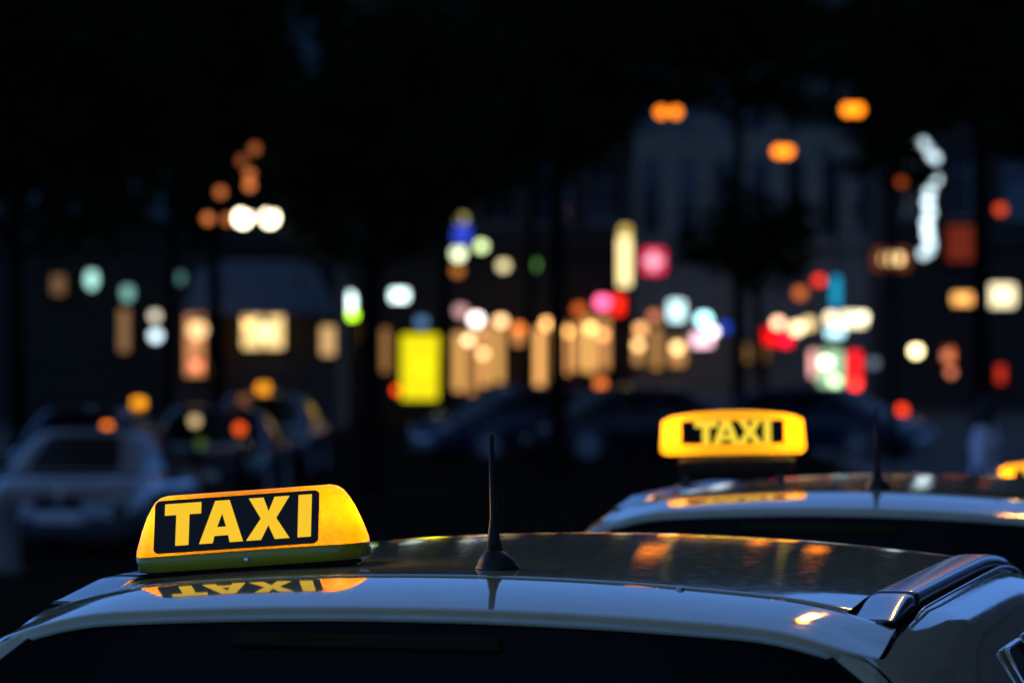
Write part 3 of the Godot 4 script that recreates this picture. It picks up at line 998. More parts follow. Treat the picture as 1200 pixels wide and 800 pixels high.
func make_person(pos: Vector3, turn: float) -> void:
	var t := thing("person", "person standing in a pale shirt beyond the middle taxi", "person", pos, turn)
	var b := []
	for s in [-1.0, 1.0]:
		b += [[Vector3(s * 0.10, 0.92, 0), Vector3(s * 0.105, 0.50, -0.02 * s), 0.085, 0.06], [Vector3(s * 0.105, 0.50, -0.02 * s), Vector3(s * 0.11, 0.09, 0.03), 0.058, 0.04],
			[Vector3(s * 0.11, 0.06, 0.03), Vector3(s * 0.13, 0.045, -0.16), 0.042, 0.035]]
		b += [[Vector3(s * 0.18, 1.44, 0), Vector3(s * 0.24, 1.16, 0.02), 0.055, 0.043], [Vector3(s * 0.24, 1.16, 0.02), Vector3(s * 0.25, 0.92, -0.05), 0.042, 0.028]]
	b += [[Vector3(-0.08, 0.95, 0), Vector3(0.08, 0.95, 0), 0.11, 0.11], [Vector3(0, 1.0, 0), Vector3(0, 1.22, 0.01), 0.125, 0.125], [Vector3(-0.07, 1.32, 0.01), Vector3(0.07, 1.32, 0.01), 0.125, 0.125],
		[Vector3(-0.14, 1.43, 0.01), Vector3(0.14, 1.43, 0.01), 0.065, 0.065], [Vector3(0, 1.45, 0.01), Vector3(0, 1.57, -0.005), 0.055, 0.052], [Vector3(0, 1.66, 0.005), Vector3(0, 1.70, 0.012), 0.085, 0.09], [Vector3(0, 1.60, -0.04), Vector3(0, 1.62, -0.03), 0.05, 0.06]]
	var trousers := mat(lin(0.012, 0.013, 0.018), 0.9)
	var skin := mat(lin(0.09, 0.055, 0.04), 0.55)
	put(t, "body", nets(b, 0.016, 0.05), trousers)
	var sh := []
	for s in [-1.0, 1.0]: sh += [[Vector3(s * 0.175, 1.44, 0), Vector3(s * 0.24, 1.15, 0.02), 0.068, 0.062]]
	sh += [[Vector3(-0.085, 0.98, 0), Vector3(0.085, 0.98, 0), 0.118, 0.118], [Vector3(0, 1.0, 0), Vector3(0, 1.22, 0.01), 0.142, 0.138], [Vector3(-0.075, 1.32, 0.01), Vector3(0.075, 1.32, 0.01), 0.138, 0.138], [Vector3(-0.14, 1.43, 0.01), Vector3(0.14, 1.43, 0.01), 0.076, 0.076]]
	put(t, "shirt", nets(sh, 0.018, 0.05), mat(lin(0.72, 0.75, 0.85), 0.9))
	var hd := [[Vector3(0, 1.665, 0.0), Vector3(0, 1.70, 0.01), 0.083, 0.086], [Vector3(0, 1.60, -0.045), Vector3(0, 1.635, -0.03), 0.045, 0.06], [Vector3(0, 1.665, -0.083), Vector3(0, 1.64, -0.102), 0.010, 0.015], [Vector3(-0.02, 1.612, -0.086), Vector3(0.02, 1.612, -0.086), 0.009, 0.009]]
	for s in [-1.0, 1.0]: hd += [[Vector3(s * 0.084, 1.66, 0.01), Vector3(s * 0.088, 1.635, 0.012), 0.018, 0.012]]
	var head := put(t, "head", nets(hd, 0.007, 0.02), skin)
	for s in [-1.0, 1.0]: put(head, "eye", ball(0.011), mat(lin(0.3, 0.3, 0.3), 0.2), Transform3D(Basis.IDENTITY, Vector3(s * 0.033, 1.668, -0.076)))
	put(head, "hair", nets([[Vector3(0, 1.70, 0.02), Vector3(0, 1.735, 0.005), 0.093, 0.082], [Vector3(0, 1.66, 0.045), Vector3(0, 1.62, 0.05), 0.07, 0.05]], 0.01, 0.03), mat(lin(0.01, 0.008, 0.006), 0.8))
	for s in [-1.0, 1.0]:
		var hb := [[Vector3(s * 0.25, 0.93, -0.05), Vector3(s * 0.252, 0.85, -0.065), 0.026, 0.030], [Vector3(s * 0.252, 0.86, -0.045), Vector3(s * 0.252, 0.845, -0.085), 0.017, 0.016]]
		for k in 4:
			var z := -0.042 - 0.0155 * k
			var ln := [0.036, 0.042, 0.039, 0.030][k] as float
			hb += [[Vector3(s * 0.252, 0.845, z), Vector3(s * 0.247, 0.845 - ln, z - 0.004), 0.0085, 0.008], [Vector3(s * 0.247, 0.845 - ln, z - 0.004), Vector3(s * 0.232, 0.845 - ln * 1.75, z - 0.004), 0.008, 0.0065]]
		hb += [[Vector3(s * 0.248, 0.885, -0.085), Vector3(s * 0.238, 0.845, -0.115), 0.011, 0.009], [Vector3(s * 0.238, 0.845, -0.115), Vector3(s * 0.23, 0.815, -0.118), 0.009, 0.007]]
		put(t, "hand", nets(hb, 0.005, 0.008), skin)

# ================================================================ the scene
func _ready() -> void:
	# camera
	var cam := Camera3D.new()
	cam.name = "camera"
	add_child(cam)
	cam.position = Vector3(0, EYE, 0)
	cam.rotation.x = atan(55.0 / F)
	cam.far = 2000.0
	cam.keep_aspect = Camera3D.KEEP_HEIGHT
	var lens := CameraAttributesPhysical.new()
	lens.frustum_focal_length = 180.0
	lens.frustum_focus_distance = 7.6
	lens.exposure_aperture = 6.4
	lens.frustum_far = 2000.0
	cam.attributes = lens
	# sky and exposure
	var sky := ProceduralSkyMaterial.new()
	sky.sky_top_color = lin(0.05, 0.062, 0.066)
	sky.sky_horizon_color = lin(0.135, 0.38, 1.06)
	sky.sky_curve = 0.42
	sky.ground_horizon_color = lin(0.02, 0.022, 0.028)
	sky.ground_bottom_color = lin(0.01, 0.01, 0.012)
	var env := Environment.new()
	env.background_mode = Environment.BG_SKY
	env.sky = Sky.new()
	env.sky.sky_material = sky
	env.tonemap_mode = Environment.TONE_MAPPER_LINEAR
	env.tonemap_exposure = 1.0
	env.sdfgi_enabled = true
	env.ssao_enabled = true
	env.ssil_enabled = true
	var we := WorldEnvironment.new()
	we.name = "world_environment"
	we.environment = env
	add_child(we)
	# the last glow of the day, from behind the camera
	var sun := DirectionalLight3D.new()
	sun.name = "sun"
	sun.light_color = Color(0.75, 0.85, 1.0)
	sun.light_energy = 0.012
	sun.light_angular_distance = 30.0
	sun.sky_mode = DirectionalLight3D.SKY_MODE_LIGHT_ONLY
	sun.shadow_enabled = true
	sun.rotation = Vector3(deg_to_rad(-28), deg_to_rad(-25), 0)
	add_child(sun)
	make_materials()
	M.leaf = mat(Color.WHITE, 0.7)
	M.leaf.vertex_color_use_as_albedo = true
	M.leaf.metallic_specular = 0.03

	build_ground()
	build_houses()
	build_trees()
	build_taxis()
	build_parked_cars()
	build_lamps_and_signs()
	build_small_things()

func sheet(x0: float, x1: float, z0: float, z1: float, lift: float) -> ArrayMesh:
	var st := begin()
	var rows := []
	var n := int(absf(z1 - z0) / 4.0) + 1
	for i in n + 1:
		var z := lerpf(z0, z1, float(i) / n)
		var row := PackedVector3Array()
		for k in 9: row.append(Vector3(lerpf(x0, x1, k / 8.0), ground_y(-z) + lift, z))
		rows.append(row)
	grid(st, rows)
	return done(st)

func build_ground() -> void:
	structure("ground", sheet(-900, 900, 400, -1400, 0.0), M.asphalt)
	# pavements, raised on kerbs of granite stones
	for p in [[-30.0, -7.4, "pavement"], [6.2, 30.0, "pavement"]]:
		structure(p[2], sheet(p[0], p[1], 20.0, -210.0, 0.12), M.paving)
		var edge: float = p[1] if p[0] < 0 else p[0]
		var k := structure("kerb", box(Vector3(0.02, 0.02, 0.02), 0.002, Vector3(edge, 0.0, 19.0)), M.granite)
		for i in 96:
			var z := -3.0 - 2.0 * i
			var s := box(Vector3(0.18, 0.2, 1.985), 0.015) if i == 0 else null
			if i == 0: M.kerb_stone = s
			var o := put(k, "kerb_stone", M.kerb_stone, M.granite, Transform3D(Basis(Vector3.RIGHT, (ground_y(-z + 1.0) - ground_y(-z - 1.0)) / 2.0), Vector3(edge + (0.09 if edge < 0 else -0.09), ground_y(-z) + 0.026, z)))
			o.name = "kerb_stone" if i == 0 else "kerb_stone_%03d" % i

func px_x(px: float, d: float) -> float:
	return (px - 600.0) / F * d

var houses := {}

func build_houses() -> void:
	var plaster := lin(0.10, 0.10, 0.105)
	houses.a = building("corner_building", "dark apartment building behind the trees at the left edge", px_x(-260, 128), px_x(204, 128), 128, 12.6, lin(0.024, 0.018, 0.011), 7, 1.0, 1.7, 3.3, 4.4, 51)
	houses.b = building("shop_building", "building with a lit shopfront under a pale rounded awning", px_x(206, 120), px_x(394, 120), 120, 12.2, lin(0.04, 0.03, 0.02), 3, 1.0, 1.7, 3.3, 4.4, 52)
	houses.c = building("shop_building", "dark building over the row of warm lit shop windows", px_x(360, 150), px_x(744, 150), 150, 14.4, lin(0.024, 0.018, 0.011), 6, 1.1, 1.8, 3.4, 4.6, 53)
	houses.d = building("office_building", "pale bluish office building with tall narrow windows", px_x(700, 172), px_x(1080, 172), 172, 16.2, lin(0.28, 0.235, 0.18), 9, 0.62, 2.5, 3.5, 5.0, 54)
	houses.e = building("corner_building", "dark building on the right behind the tall white vertical sign", px_x(1044, 140), px_x(1480, 140), 140, 13.6, lin(0.02, 0.015, 0.009), 7, 1.1, 1.8, 3.4, 4.6, 55)
	# the right side of the street, beyond the edge of the picture
	var right := building("street_building", "long building lining the right side of the street", -34.0, 34.0, 0.0, 13.5, lin(0.06, 0.057, 0.05), 20, 1.1, 1.8, 3.4, 4.6, 56)
	right.rotation.y = -PI / 2
	right.position = Vector3(11.4, 0.0, -22.0)
	# left: narrow lit windows of the dark building
	for q in [[60, 322, 76, 345, 0.10], [139, 362, 151, 412, 0.12]]:
		shop_window(houses.a, 128, q[0], q[1], q[2], q[3], Color(1.0, 0.75, 0.5), q[4], 0)
	# the shop with the awning
	shop_window(houses.b, 120, 217, 362, 240, 440, Color(1.0, 0.66, 0.42), 0.62, 0)
	shop_window(houses.b, 120, 244, 366, 259, 440, Color(1.0, 0.68, 0.36), 0.30, 0)
	shop_window(houses.b, 120, 284, 370, 332, 408, Color(1.0, 0.84, 0.55), 1.15, 1)
	shop_window(houses.b, 120, 376, 382, 392, 416, Color(1.0, 0.80, 0.52), 0.45, 0)
	var st := begin()
	var rows := []
	for i in 13:
		var a := PI / 2 * i / 12.0
		var row := PackedVector3Array()
		for k in 17:
			var u := -1.0 + k / 8.0
			var r := sqrt(maxf(0.02, 1.0 - pow(absf(u), 5)))
			row.append(Vector3(u * 1.72, 2.75 + sin(a) * 1.3 * r, cos(a) * 1.15 * r))
		rows.append(row)
	grid(st, rows)
	var aw := put(houses.b, "awning", done(st), M.cloth, Transform3D(Basis.IDENTITY, Vector3(0.05, 0, 0.02)))
	for k in 7:
		put(aw, "awning_rib", tube_mesh([Vector3(-1.5 + 0.5 * k, 2.75, 1.14), Vector3(-1.5 + 0.5 * k, 3.6, 0.88), Vector3(-1.5 + 0.5 * k, 4.03, 0.05)], [0.02], 6), M.post)
	# the warm shop row: uneven strips of light between dark posts
	var strips := [[424, 383, 434, 432, 0.17], [440, 385, 456, 436, 0.14], [531, 390, 545, 458, 0.30], [548, 385, 557, 462, 0.20], [560, 380, 574, 452, 0.34], [577, 384, 590, 448, 0.26], [601, 378, 613, 404, 0.24],
		[627, 384, 638, 452, 0.42], [641, 376, 655, 446, 0.36], [659, 378, 668, 438, 0.46], [671, 380, 681, 434, 0.28], [684, 372, 698, 436, 0.42], [701, 372, 714, 432, 0.26]]
	for k in strips.size():
		var q = strips[k]
		shop_window(houses.c, 150, q[0], q[1], q[2], q[3], Color(1.0, 0.68 + 0.03 * (k % 3), 0.40), q[4] * 1.45, 0)
	# shop lights at the foot of the office building
	for q in [[741, 392, 752, 426, 0.30], [764, 384, 774, 432, 0.22], [785, 398, 803, 428, 0.40], [868, 404, 880, 424, 0.08], [889, 404, 900, 424, 0.08]]:
		shop_window(houses.d, 172, q[0], q[1], q[2], q[3], Color(1.0, 0.72, 0.42), q[4] * 1.1, 0)
	shop_window(houses.e, 140, 1106, 408, 1118, 424, Color(1.0, 0.5, 0.25), 0.35, 0)
	shop_window(houses.e, 140, 1168, 428, 1178, 448, Color(1.0, 0.25, 0.12), 0.25, 0)
	shop_window(houses.e, 140, 1111, 264, 1140, 306, Color(1.0, 0.36, 0.08), 0.14, 1)

func build_trees() -> void:
	var spots := [
		# px of the trunk, distance, trunk height, crown half sizes, leaves
		[22.0, 78.0, 3.9, Vector3(2.5, 2.6, 2.4), 9000, "linden tree at the far left, before the dark apartment building"],
		[196.0, 112.0, 4.4, Vector3(2.2, 3.2, 2.2), 8000, "linden tree with its trunk at the left end of the awning shop"],
		[428.0, 80.0, 3.6, Vector3(1.5, 2.6, 1.7), 8000, "full linden tree standing left of the yellow light box"],
		[520.0, 118.0, 5.4, Vector3(2.0, 3.0, 2.0), 6000, "linden tree rising directly behind the yellow light box"],
		[618.0, 108.0, 5.6, Vector3(1.35, 2.4, 1.4), 3600, "slender linden tree in front of the warm shop windows"],
		[656.0, 88.0, 5.7, Vector3(1.6, 1.7, 1.7), 6500, "linden tree left of the office building with a high crown"],
		[895.0, 112.0, 3.4, Vector3(1.6, 0.95, 1.3), 1500, "low ragged tree in front of the pale office building"],
		[866.0, 112.0, 7.4, Vector3(2.6, 1.8, 2.0), 7500, "tall tree with a high crown above the office building front"],
		[1033.0, 104.0, 5.4, Vector3(1.0, 2.5, 1.2), 2800, "thin airy tree at the corner of the office building"],
		[1150.0, 86.0, 6.2, Vector3(2.3, 1.7, 1.8), 8000, "tree whose high crown hangs above the white vertical sign"],
		[1230.0, 84.0, 4.9, Vector3(1.4, 2.2, 1.5), 5000, "dark tree cut off by the right edge"],
		[256.0, 90.0, 6.5, Vector3(1.7, 1.7, 1.8), 6500, "tree whose high crown hangs over the twin white globes"],
	]
	var n := 0
	for s in spots:
		var d: float = s[1]
		make_tree("street_tree", s[5], Vector3(px_x(s[0], d), ground_y(d), -d), s[2], s[3], s[4], 700 + n)
		n += 1

func build_taxis() -> void:
	var h := deg_to_rad(-10.0)
	var van := make_van("taxi", "ivory van taxi nearest the camera, seen over its rear roof", "taxis waiting in the rank")
	van.position = Vector3(-0.088, 0.0, -7.035)
	van.rotation = Vector3(0, h, deg_to_rad(-0.85))
	var second: Node3D = van.duplicate()
	second.name = numbered("taxi")
	add_child(second)
	second.position = Vector3(0.79, 0.02, -11.75)
	second.set_meta("label", "second ivory van taxi, directly ahead of the nearest one")
	var third := make_sedan("taxi", "ivory saloon taxi third in line, hidden but for its sign", M.ivory, "taxis waiting in the rank")
	third.position = Vector3(1.66, 0.0, -17.2)
	third.rotation.y = h
	third.set_meta("category", "taxi")
	# roof signs
	var s1 := wedge_sign("wedge shaped amber TAXI sign on the nearest taxi")
	var xf := van.transform * Transform3D(Basis.from_euler(Vector3(0, 0, deg_to_rad(5.0))), Vector3(-0.381, van_roof(0.37, -0.381) + 0.001, -0.37))
	s1.transform = xf
	var s2 := pill_sign("rounded amber TAXI sign with arched top on the second taxi")
	s2.transform = second.transform * Transform3D(Basis.from_euler(Vector3(0, deg_to_rad(8), deg_to_rad(1.8))), Vector3(-0.40, van_roof(0.7, -0.40), -0.7)).scaled_local(Vector3.ONE * 0.93)
	var s3 := dup(s2, "taxi_roof_sign", "small amber TAXI sign cut off by the right edge, on the third taxi", Vector3.ZERO, 0.0)
	s3.transform = third.transform * Transform3D(Basis.IDENTITY, Vector3(0.10, 1.42, -0.85))
	M.sign_proto = s2

func build_parked_cars() -> void:
	var grp := "cars parked along the street"
	var silver := make_sedan("parked_car", "silver saloon with a twin grille facing the camera on the left", M.silver, grp)
	silver.position = Vector3(px_x(108, 57), 0.0, -60.2)
	silver.rotation.y = PI + deg_to_rad(-7)
	var defs := [
		["dark blue saloon parked behind the silver one", M.blue_paint, 118.0, 74.0, PI - 0.08],
		["black saloon parked right of the silver one, further back", M.dark_paint, 262.0, 76.0, PI - 0.05],
		["dark saloon in the left row, nearest the awning shop", M.dark_paint, 318.0, 88.0, PI - 0.05],
		["dark blue car across the street below the warm shop windows", M.blue_paint, 672.0, 97.0, PI / 2],
		["black car across the street below the pink sign", M.dark_paint, 786.0, 97.0, PI / 2],
		["blue car across the street below the red sign", M.blue_paint, 900.0, 97.0, -PI / 2],
	]
	var lit_tail := glow(Color(1.0, 0.06, 0.03), 2.2)
	for q in defs:
		var c := make_sedan("parked_car", q[0], q[1], grp)
		c.position = Vector3(px_x(q[2], q[3]), ground_y(q[3]), -q[3])
		c.rotation.y = q[4]
		if q[3] > 95.0 and q[2] > 600.0:
			for k in c.get_children():
				if k.name.begins_with("tail_light"): k.material_override = lit_tail
			c.rotation.y += 0.5 if q[4] > 0 else -0.5
	# amber lamps on the left row: lit roof signs of waiting taxis; added lamps below them stand for windscreen reflections
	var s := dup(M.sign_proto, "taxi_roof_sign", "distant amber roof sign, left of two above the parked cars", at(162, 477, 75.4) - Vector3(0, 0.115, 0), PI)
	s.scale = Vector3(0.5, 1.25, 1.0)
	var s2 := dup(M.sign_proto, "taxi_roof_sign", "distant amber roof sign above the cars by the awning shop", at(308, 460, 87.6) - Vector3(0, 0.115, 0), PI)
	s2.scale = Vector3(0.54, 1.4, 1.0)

func build_lamps_and_signs() -> void:
	var amber := Color(1.0, 0.52, 0.08)
	# sodium lamps over the street
	street_lamp("orange street lamp with two heads above the office building roofline", 783, 131, 84, [-0.11, 0.13], 0.18, amber, 2.9, 0.05, -1.9)
	street_lamp("highest orange street lamp, two close heads, left of the white vertical sign", 1000, 128, 84, [-0.08, 0.08], 0.2, amber, 3.6, 0.05, 2.2)
	street_lamp("orange street lamp lower and left of the highest one", 918, 177, 92, [-0.08, 0.08], 0.2, amber, 3.6, 0.05, 2.0)
	street_lamp("dim orange street lamp beside the white vertical sign", 1057, 213, 100, [0.0], 0.17, Color(1.0, 0.42, 0.1), 0.5, 0.0, 1.6)
	street_lamp("reddish orange lamp near the right edge above the white sign", 1173, 245, 96, [0.0], 0.2, Color(1.0, 0.33, 0.06), 1.2, 0.0, 1.6)
	street_lamp("twin white globe street lamp at the left, very bright", 300, 255, 80, [-0.21, 0.21], 0.26, Color(1.0, 0.93, 0.78), 9.0, 0.5, 1.9)
	# a lamp of the rank itself, above the picture
	var near := thing("street_lamp", "amber street lamp hung on a span wire over the taxi rank", "street lamp", Vector3(2.9, 0, -25.0))
	for x in [-10.6, 5.4]:
		put(near, "post", lathe_mesh([[0.14, 0.0], [0.14, 0.4], [0.09, 0.5], [0.06, 8.2]], 12), M.post, Transform3D(Basis.IDENTITY, Vector3(x, 0.1, 0)))
	put(near, "span_wire", tube_mesh([Vector3(-10.6, 8.2, 0), Vector3(-4, 7.45, 0), Vector3(0, 7.3, 0), Vector3(5.4, 8.2, 0)], [0.008], 5), M.post)
	put(near, "lamp_hood", lathe_mesh([[0.24, 6.85], [0.25, 6.9], [0.1, 7.05], [0.03, 7.3]], 18), M.post)
	put(near, "lamp_globe", ball(0.14), glow(Color(1.0, 0.66, 0.2), 45.0), Transform3D(Basis.IDENTITY, Vector3(0, 6.78, 0)))
	lamp_light(near, Vector3(0, 6.61, 0), Color(1.0, 0.66, 0.25), 7.0, 0.1)
	# bulbs strung in the tree by the white globes
	var d := 78.0
	var t := thing("string_lights", "string of dim warm bulbs among the branches above the white globes", "string lights", at(265, 225, d))
	var pts := [[243, 256, 0.45], [266, 257, 0.30], [258, 225, 0.35], [292, 217, 0.5], [292, 204, 0.35], [283, 188, 0.15], [298, 174, 0.22]]
	var path := []
	for q in pts:
		var p := at(q[0], q[1], d) - t.position
		path.append(p + Vector3(0, 0.12, 0))
		put(t, "bulb", ball(0.075), glow(Color(1.0, 0.55, 0.28), 0.65 * q[2] * gain(12, 12)), Transform3D(Basis.IDENTITY, p))
	put(t, "cable", tube_mesh(path, [0.012], 5), M.post)
	# lamps on the left
	wall_lamp("pale teal lamp above the left parked cars, leftmost of its kind", 107, 327, 14, 127, 128, Color(0.75, 1.0, 0.95), 0.42, "wall lamps", 1.7)
	wall_lamp("dim teal lamp right of the leftmost teal one", 149, 343, 14, 127, 128, Color(0.7, 1.0, 0.95), 0.16, "wall lamps", 1.4)
	wall_lamp("faint teal lamp left of the awning", 209, 325, 14, 119, 120, Color(0.6, 0.95, 0.92), 0.06)
	wall_lamp("small white lamp, upper of a pair left of the awning shop", 181, 370, 12, 127, 128, Color(0.9, 0.85, 0.75), 0.28)
	wall_lamp("small white lamp, lower of a pair left of the awning shop", 182, 393, 14, 127, 128, Color(0.85, 0.95, 1.0), 0.5)
	wall_lamp("warm ceiling lamp in the awning shop", 231, 386, 22, 118.5, 120, Color(1.0, 0.80, 0.55), 0.9)
	wall_lamp("oval white lamp between the awning and the yellow light box", 408, 353, 16, 147, 150, Color(0.9, 1.0, 1.0), 1.5, "wall lamps", 1.6)
	box_sign("shop_sign", "small yellow green sign under the oval white lamp", 410, 369, 16, 9, 147.4, 150, Color(0.75, 1.0, 0.1), 0.8)
	box_sign("shop_sign", "white oblong sign above the yellow light box", 468, 346, 20, 13, 147, 150, Color(0.88, 1.0, 0.98), 1.2)
	wall_lamp("faint bluish lamp over the yellow light box", 494, 377, 14, 147.5, 150, Color(0.5, 0.75, 1.0), 0.10)
	# yellow poster light box on legs
	d = 144.0
	var yb := thing("poster_light_box", "bright yellow upright light box on the pavement", "light box", Vector3(px_x(495, d), ground_y(d) + 0.12, -d))
	var low := at(495, 468, d).y - yb.position.y
	var hi := at(495, 392, d).y - yb.position.y
	var wy := 50.0 * d / F
	put(yb, "case", box(Vector3(wy + 0.16, hi - low + 0.16, 0.26), 0.03), M.post, Transform3D(Basis.IDENTITY, Vector3(0, (low + hi) * 0.5, -0.15)))
	put(yb, "lit_face", plate(wy, hi - low, 0.06, 0.02), glow(Color(1.0, 0.93, 0.04), 1.05), Transform3D(Basis.IDENTITY, Vector3(0, (low + hi) * 0.5, -0.019)))
	for s in [-1, 1]: put(yb, "leg", box(Vector3(0.1, low, 0.18), 0.01), M.post, Transform3D(Basis.IDENTITY, Vector3(s * wy * 0.35, low * 0.5 - 0.05, -0.15)))
	lamp_light(yb, Vector3(0, (low + hi) * 0.5, 0.12), Color(1.0, 0.93, 0.1), 1.0, 0.3)
	# blue and white signs seen through the middle tree
	box_sign("shop_sign", "blue lit sign between branches in the middle", 541, 274, 20, 22, 147, 150, Color(0.25, 0.35, 1.0), 0.42)
	wall_lamp("cream lamp just under the blue sign", 537, 297, 16, 147, 150, Color(0.95, 1.0, 0.8), 0.7)
	wall_lamp("yellowish dim lamp above the blue sign", 541, 256, 13, 147, 150, Color(0.9, 0.85, 0.5), 0.15)
	wall_lamp("brownish dim lamp below the cream one", 536, 317, 13, 147, 150, Color(1.0, 0.6, 0.25), 0.12)
	wall_lamp("pale green lamp right of the blue sign", 564, 288, 13, 147, 150, Color(0.9, 1.0, 0.7), 0.42)
	wall_lamp("cream lamp in the middle tree, right of the pale green one", 590, 311, 13, 147, 150, Color(1.0, 0.92, 0.68), 0.30)
	wall_lamp("faint green lamp in the middle tree", 625, 310, 13, 147, 150, Color(0.6, 1.0, 0.5), 0.09)
	wall_lamp("faint brown lamp high above the warm shops", 657, 248, 12, 147, 150, Color(1.0, 0.6, 0.35), 0.11)
	# lamps over the warm shop windows
	wall_lamp("bright white lamp over the warm shop windows", 558, 374, 15, 148, 150, Color(1.0, 0.92, 0.9), 1.2)
	wall_lamp("pinkish dim lamp left of the bright white one", 540, 364, 15, 148, 150, Color(1.0, 0.75, 0.75), 0.22)
	wall_lamp("warm lamp right of the bright white one", 587, 376, 13, 148, 150, Color(1.0, 0.78, 0.55), 0.65)
	wall_lamp("orange lamp over the narrow shop window", 608, 385, 12, 148, 150, Color(1.0, 0.52, 0.2), 0.35)
	wall_lamp("warm lamp over the tall pair of shop windows", 642, 379, 13, 148, 150, Color(1.0, 0.72, 0.42), 0.85)
	wall_lamp("dull orange lamp left of the pink and red signs", 679, 362, 14, 148, 150, Color(1.0, 0.45, 0.18), 0.2)
	wall_lamp("small red orange lamp at the lower left of the yellow light box", 466, 457, 10, 147.5, 150, Color(1.0, 0.25, 0.05), 0.35)
	wall_lamp("pinkish white lamp hanging over the left parked silver car's street", 1110, 416, 10, 138.8, 140, Color(1.0, 0.6, 0.45), 0.12).set_meta("label", "pinkish lamp at the lower right, beside a warm shop window")
	# signs in the middle
	d = 168.0
	box_sign("vertical_sign", "tall cream vertical sign left of the pink square sign", 732, 306, 15, 58, 148, 150, Color(1.0, 0.90, 0.62), 0.85)
	wall_lamp("dim yellow lamp on top of the tall cream sign", 733, 270, 14, 148, 150, Color(1.0, 0.85, 0.45), 0.2)
	var pk := box_sign("pharmacy_sign", "pink square sign with a paler cross", 766, 306, 27, 29, d, 172, Color(1.0, 0.16, 0.34), 0.85)
	var cr := begin(false)
	prism(cr, PackedVector2Array([Vector2(-0.1, -0.3), Vector2(0.1, -0.3), Vector2(0.1, -0.1), Vector2(0.3, -0.1), Vector2(0.3, 0.1), Vector2(0.1, 0.1), Vector2(0.1, 0.3), Vector2(-0.1, 0.3), Vector2(-0.1, 0.1), Vector2(-0.3, 0.1), Vector2(-0.3, -0.1), Vector2(-0.1, -0.1)]), 0.03)
	put(pk, "cross", done(cr), glow(Color(1.0, 0.8, 0.88), 1.1), Transform3D(Basis.IDENTITY, Vector3(0, 0, 0.026)))
	wall_lamp("round pink sign lamp left of the red orange sign", 706, 354, 17, 148, 150, Color(1.0, 0.38, 0.58), 1.0, "round lit signs")
	box_sign("shop_sign", "red orange sign next to the round pink lamp", 724, 357, 14, 22, 148.5, 150, Color(1.0, 0.14, 0.02), 0.75)
	box_sign("shop_sign", "white upright sign below the pink square", 793, 364, 19, 24, d, 172, Color(0.82, 0.98, 1.0), 1.1)
	wall_lamp("round cyan white lamp over the pinkish white sign", 825, 374, 16, d, 172, Color(0.7, 0.97, 1.0), 1.2, "round lit signs")
	box_sign("shop_sign", "pinkish white sign under the round cyan lamp", 823, 398, 24, 15, d, 172, Color(1.0, 0.78, 0.84), 1.1)
	wall_lamp("deep blue lamp right of the pinkish white sign", 867, 380, 13, d, 172, Color(0.12, 0.18, 1.0), 0.32)
	wall_lamp("dim blue lamp left of the deep blue one", 849, 383, 13, d, 172, Color(0.15, 0.35, 1.0), 0.14)
	wall_lamp("peach lamp below the red orange sign", 751, 385, 12, 170, 172, Color(1.0, 0.7, 0.42), 0.45)
	wall_lamp("dim warm lamp under the pink square sign", 767, 370, 12, d, 172, Color(1.0, 0.6, 0.4), 0.18)
	# the red sign and its neighbours
	box_sign("shop_sign", "red oblong sign with a warm lamp above it", 901, 394, 28, 18, d, 172, Color(1.0, 0.015, 0.03), 0.85)
	box_sign("shop_sign", "crimson pink end of the red sign", 921, 397, 14, 16, d - 0.8, 172, Color(1.0, 0.05, 0.18), 0.7).set_meta("label", "small crimson sign at the right end of the red one")
	wall_lamp("warm lamp on top of the red sign", 912, 378, 12, d - 1.0, 172, Color(1.0, 0.75, 0.6), 0.75)
	wall_lamp("cream lamp right of the red sign, left one of two", 934, 384, 15, d, 172, Color(1.0, 0.88, 0.66), 0.9)
	wall_lamp("cream lamp right of the red sign, dimmer right one", 948, 379, 15, d, 172, Color(1.0, 0.85, 0.6), 0.45)
	wall_lamp("orange brown lamp above the cream pair", 938, 343, 14, d, 172, Color(1.0, 0.5, 0.2), 0.2)
	wall_lamp("red brown lamp left of the teal sign", 960, 328, 12, d, 172, Color(1.0, 0.22, 0.12), 0.32)
	box_sign("vertical_sign", "narrow teal vertical sign above the cream one", 980, 342, 10, 36, d, 172, Color(0.1, 0.62, 0.8), 0.35)
	box_sign("shop_sign", "cream oblong sign under the teal one", 1000, 374, 30, 16, d, 172, Color(1.0, 0.95, 0.78), 1.15)
	wall_lamp("cream lamp at the left end of the cream oblong sign", 974, 372, 13, d, 172, Color(1.0, 0.9, 0.75), 0.6)
	box_sign("shop_sign", "cyan white sign under the cream oblong one", 979, 389, 20, 10, d, 172, Color(0.75, 0.97, 1.0), 0.7)
	var parts := [["pale pinkish left strip of the big shop sign", 953, 426, 7, 30, Color(1.0, 0.7, 0.68), 0.4], ["pale green white middle of the big shop sign", 974, 432, 28, 44, Color(0.80, 1.0, 0.78), 0.62], ["red right strip of the big shop sign", 1002, 433, 14, 42, Color(1.0, 0.10, 0.12), 0.75]]
	for q in parts: box_sign("shop_sign", q[0], q[1], q[2], q[3], q[4], d, 172, q[5], q[6], "panels of the big shop sign")
	# the right
	d = 137.0
	box_sign("shop_sign", "cream oblong sign with a dim halo, left of the vertical sign", 1046, 303, 24, 11, d, 140, Color(1.0, 0.82, 0.55), 1.0)
	box_sign("shop_sign", "dim brown glow panel standing in for the halo of the cream oblong sign", 1045, 304, 44, 26, d + 0.8, 140, Color(1.0, 0.5, 0.2), 0.10)  # added panel whose dull glow imitates the halo round the cream sign
	wall_lamp("single warm white lamp low on the right", 1074, 411, 13, d, 140, Color(1.0, 0.92, 0.68), 1.1)
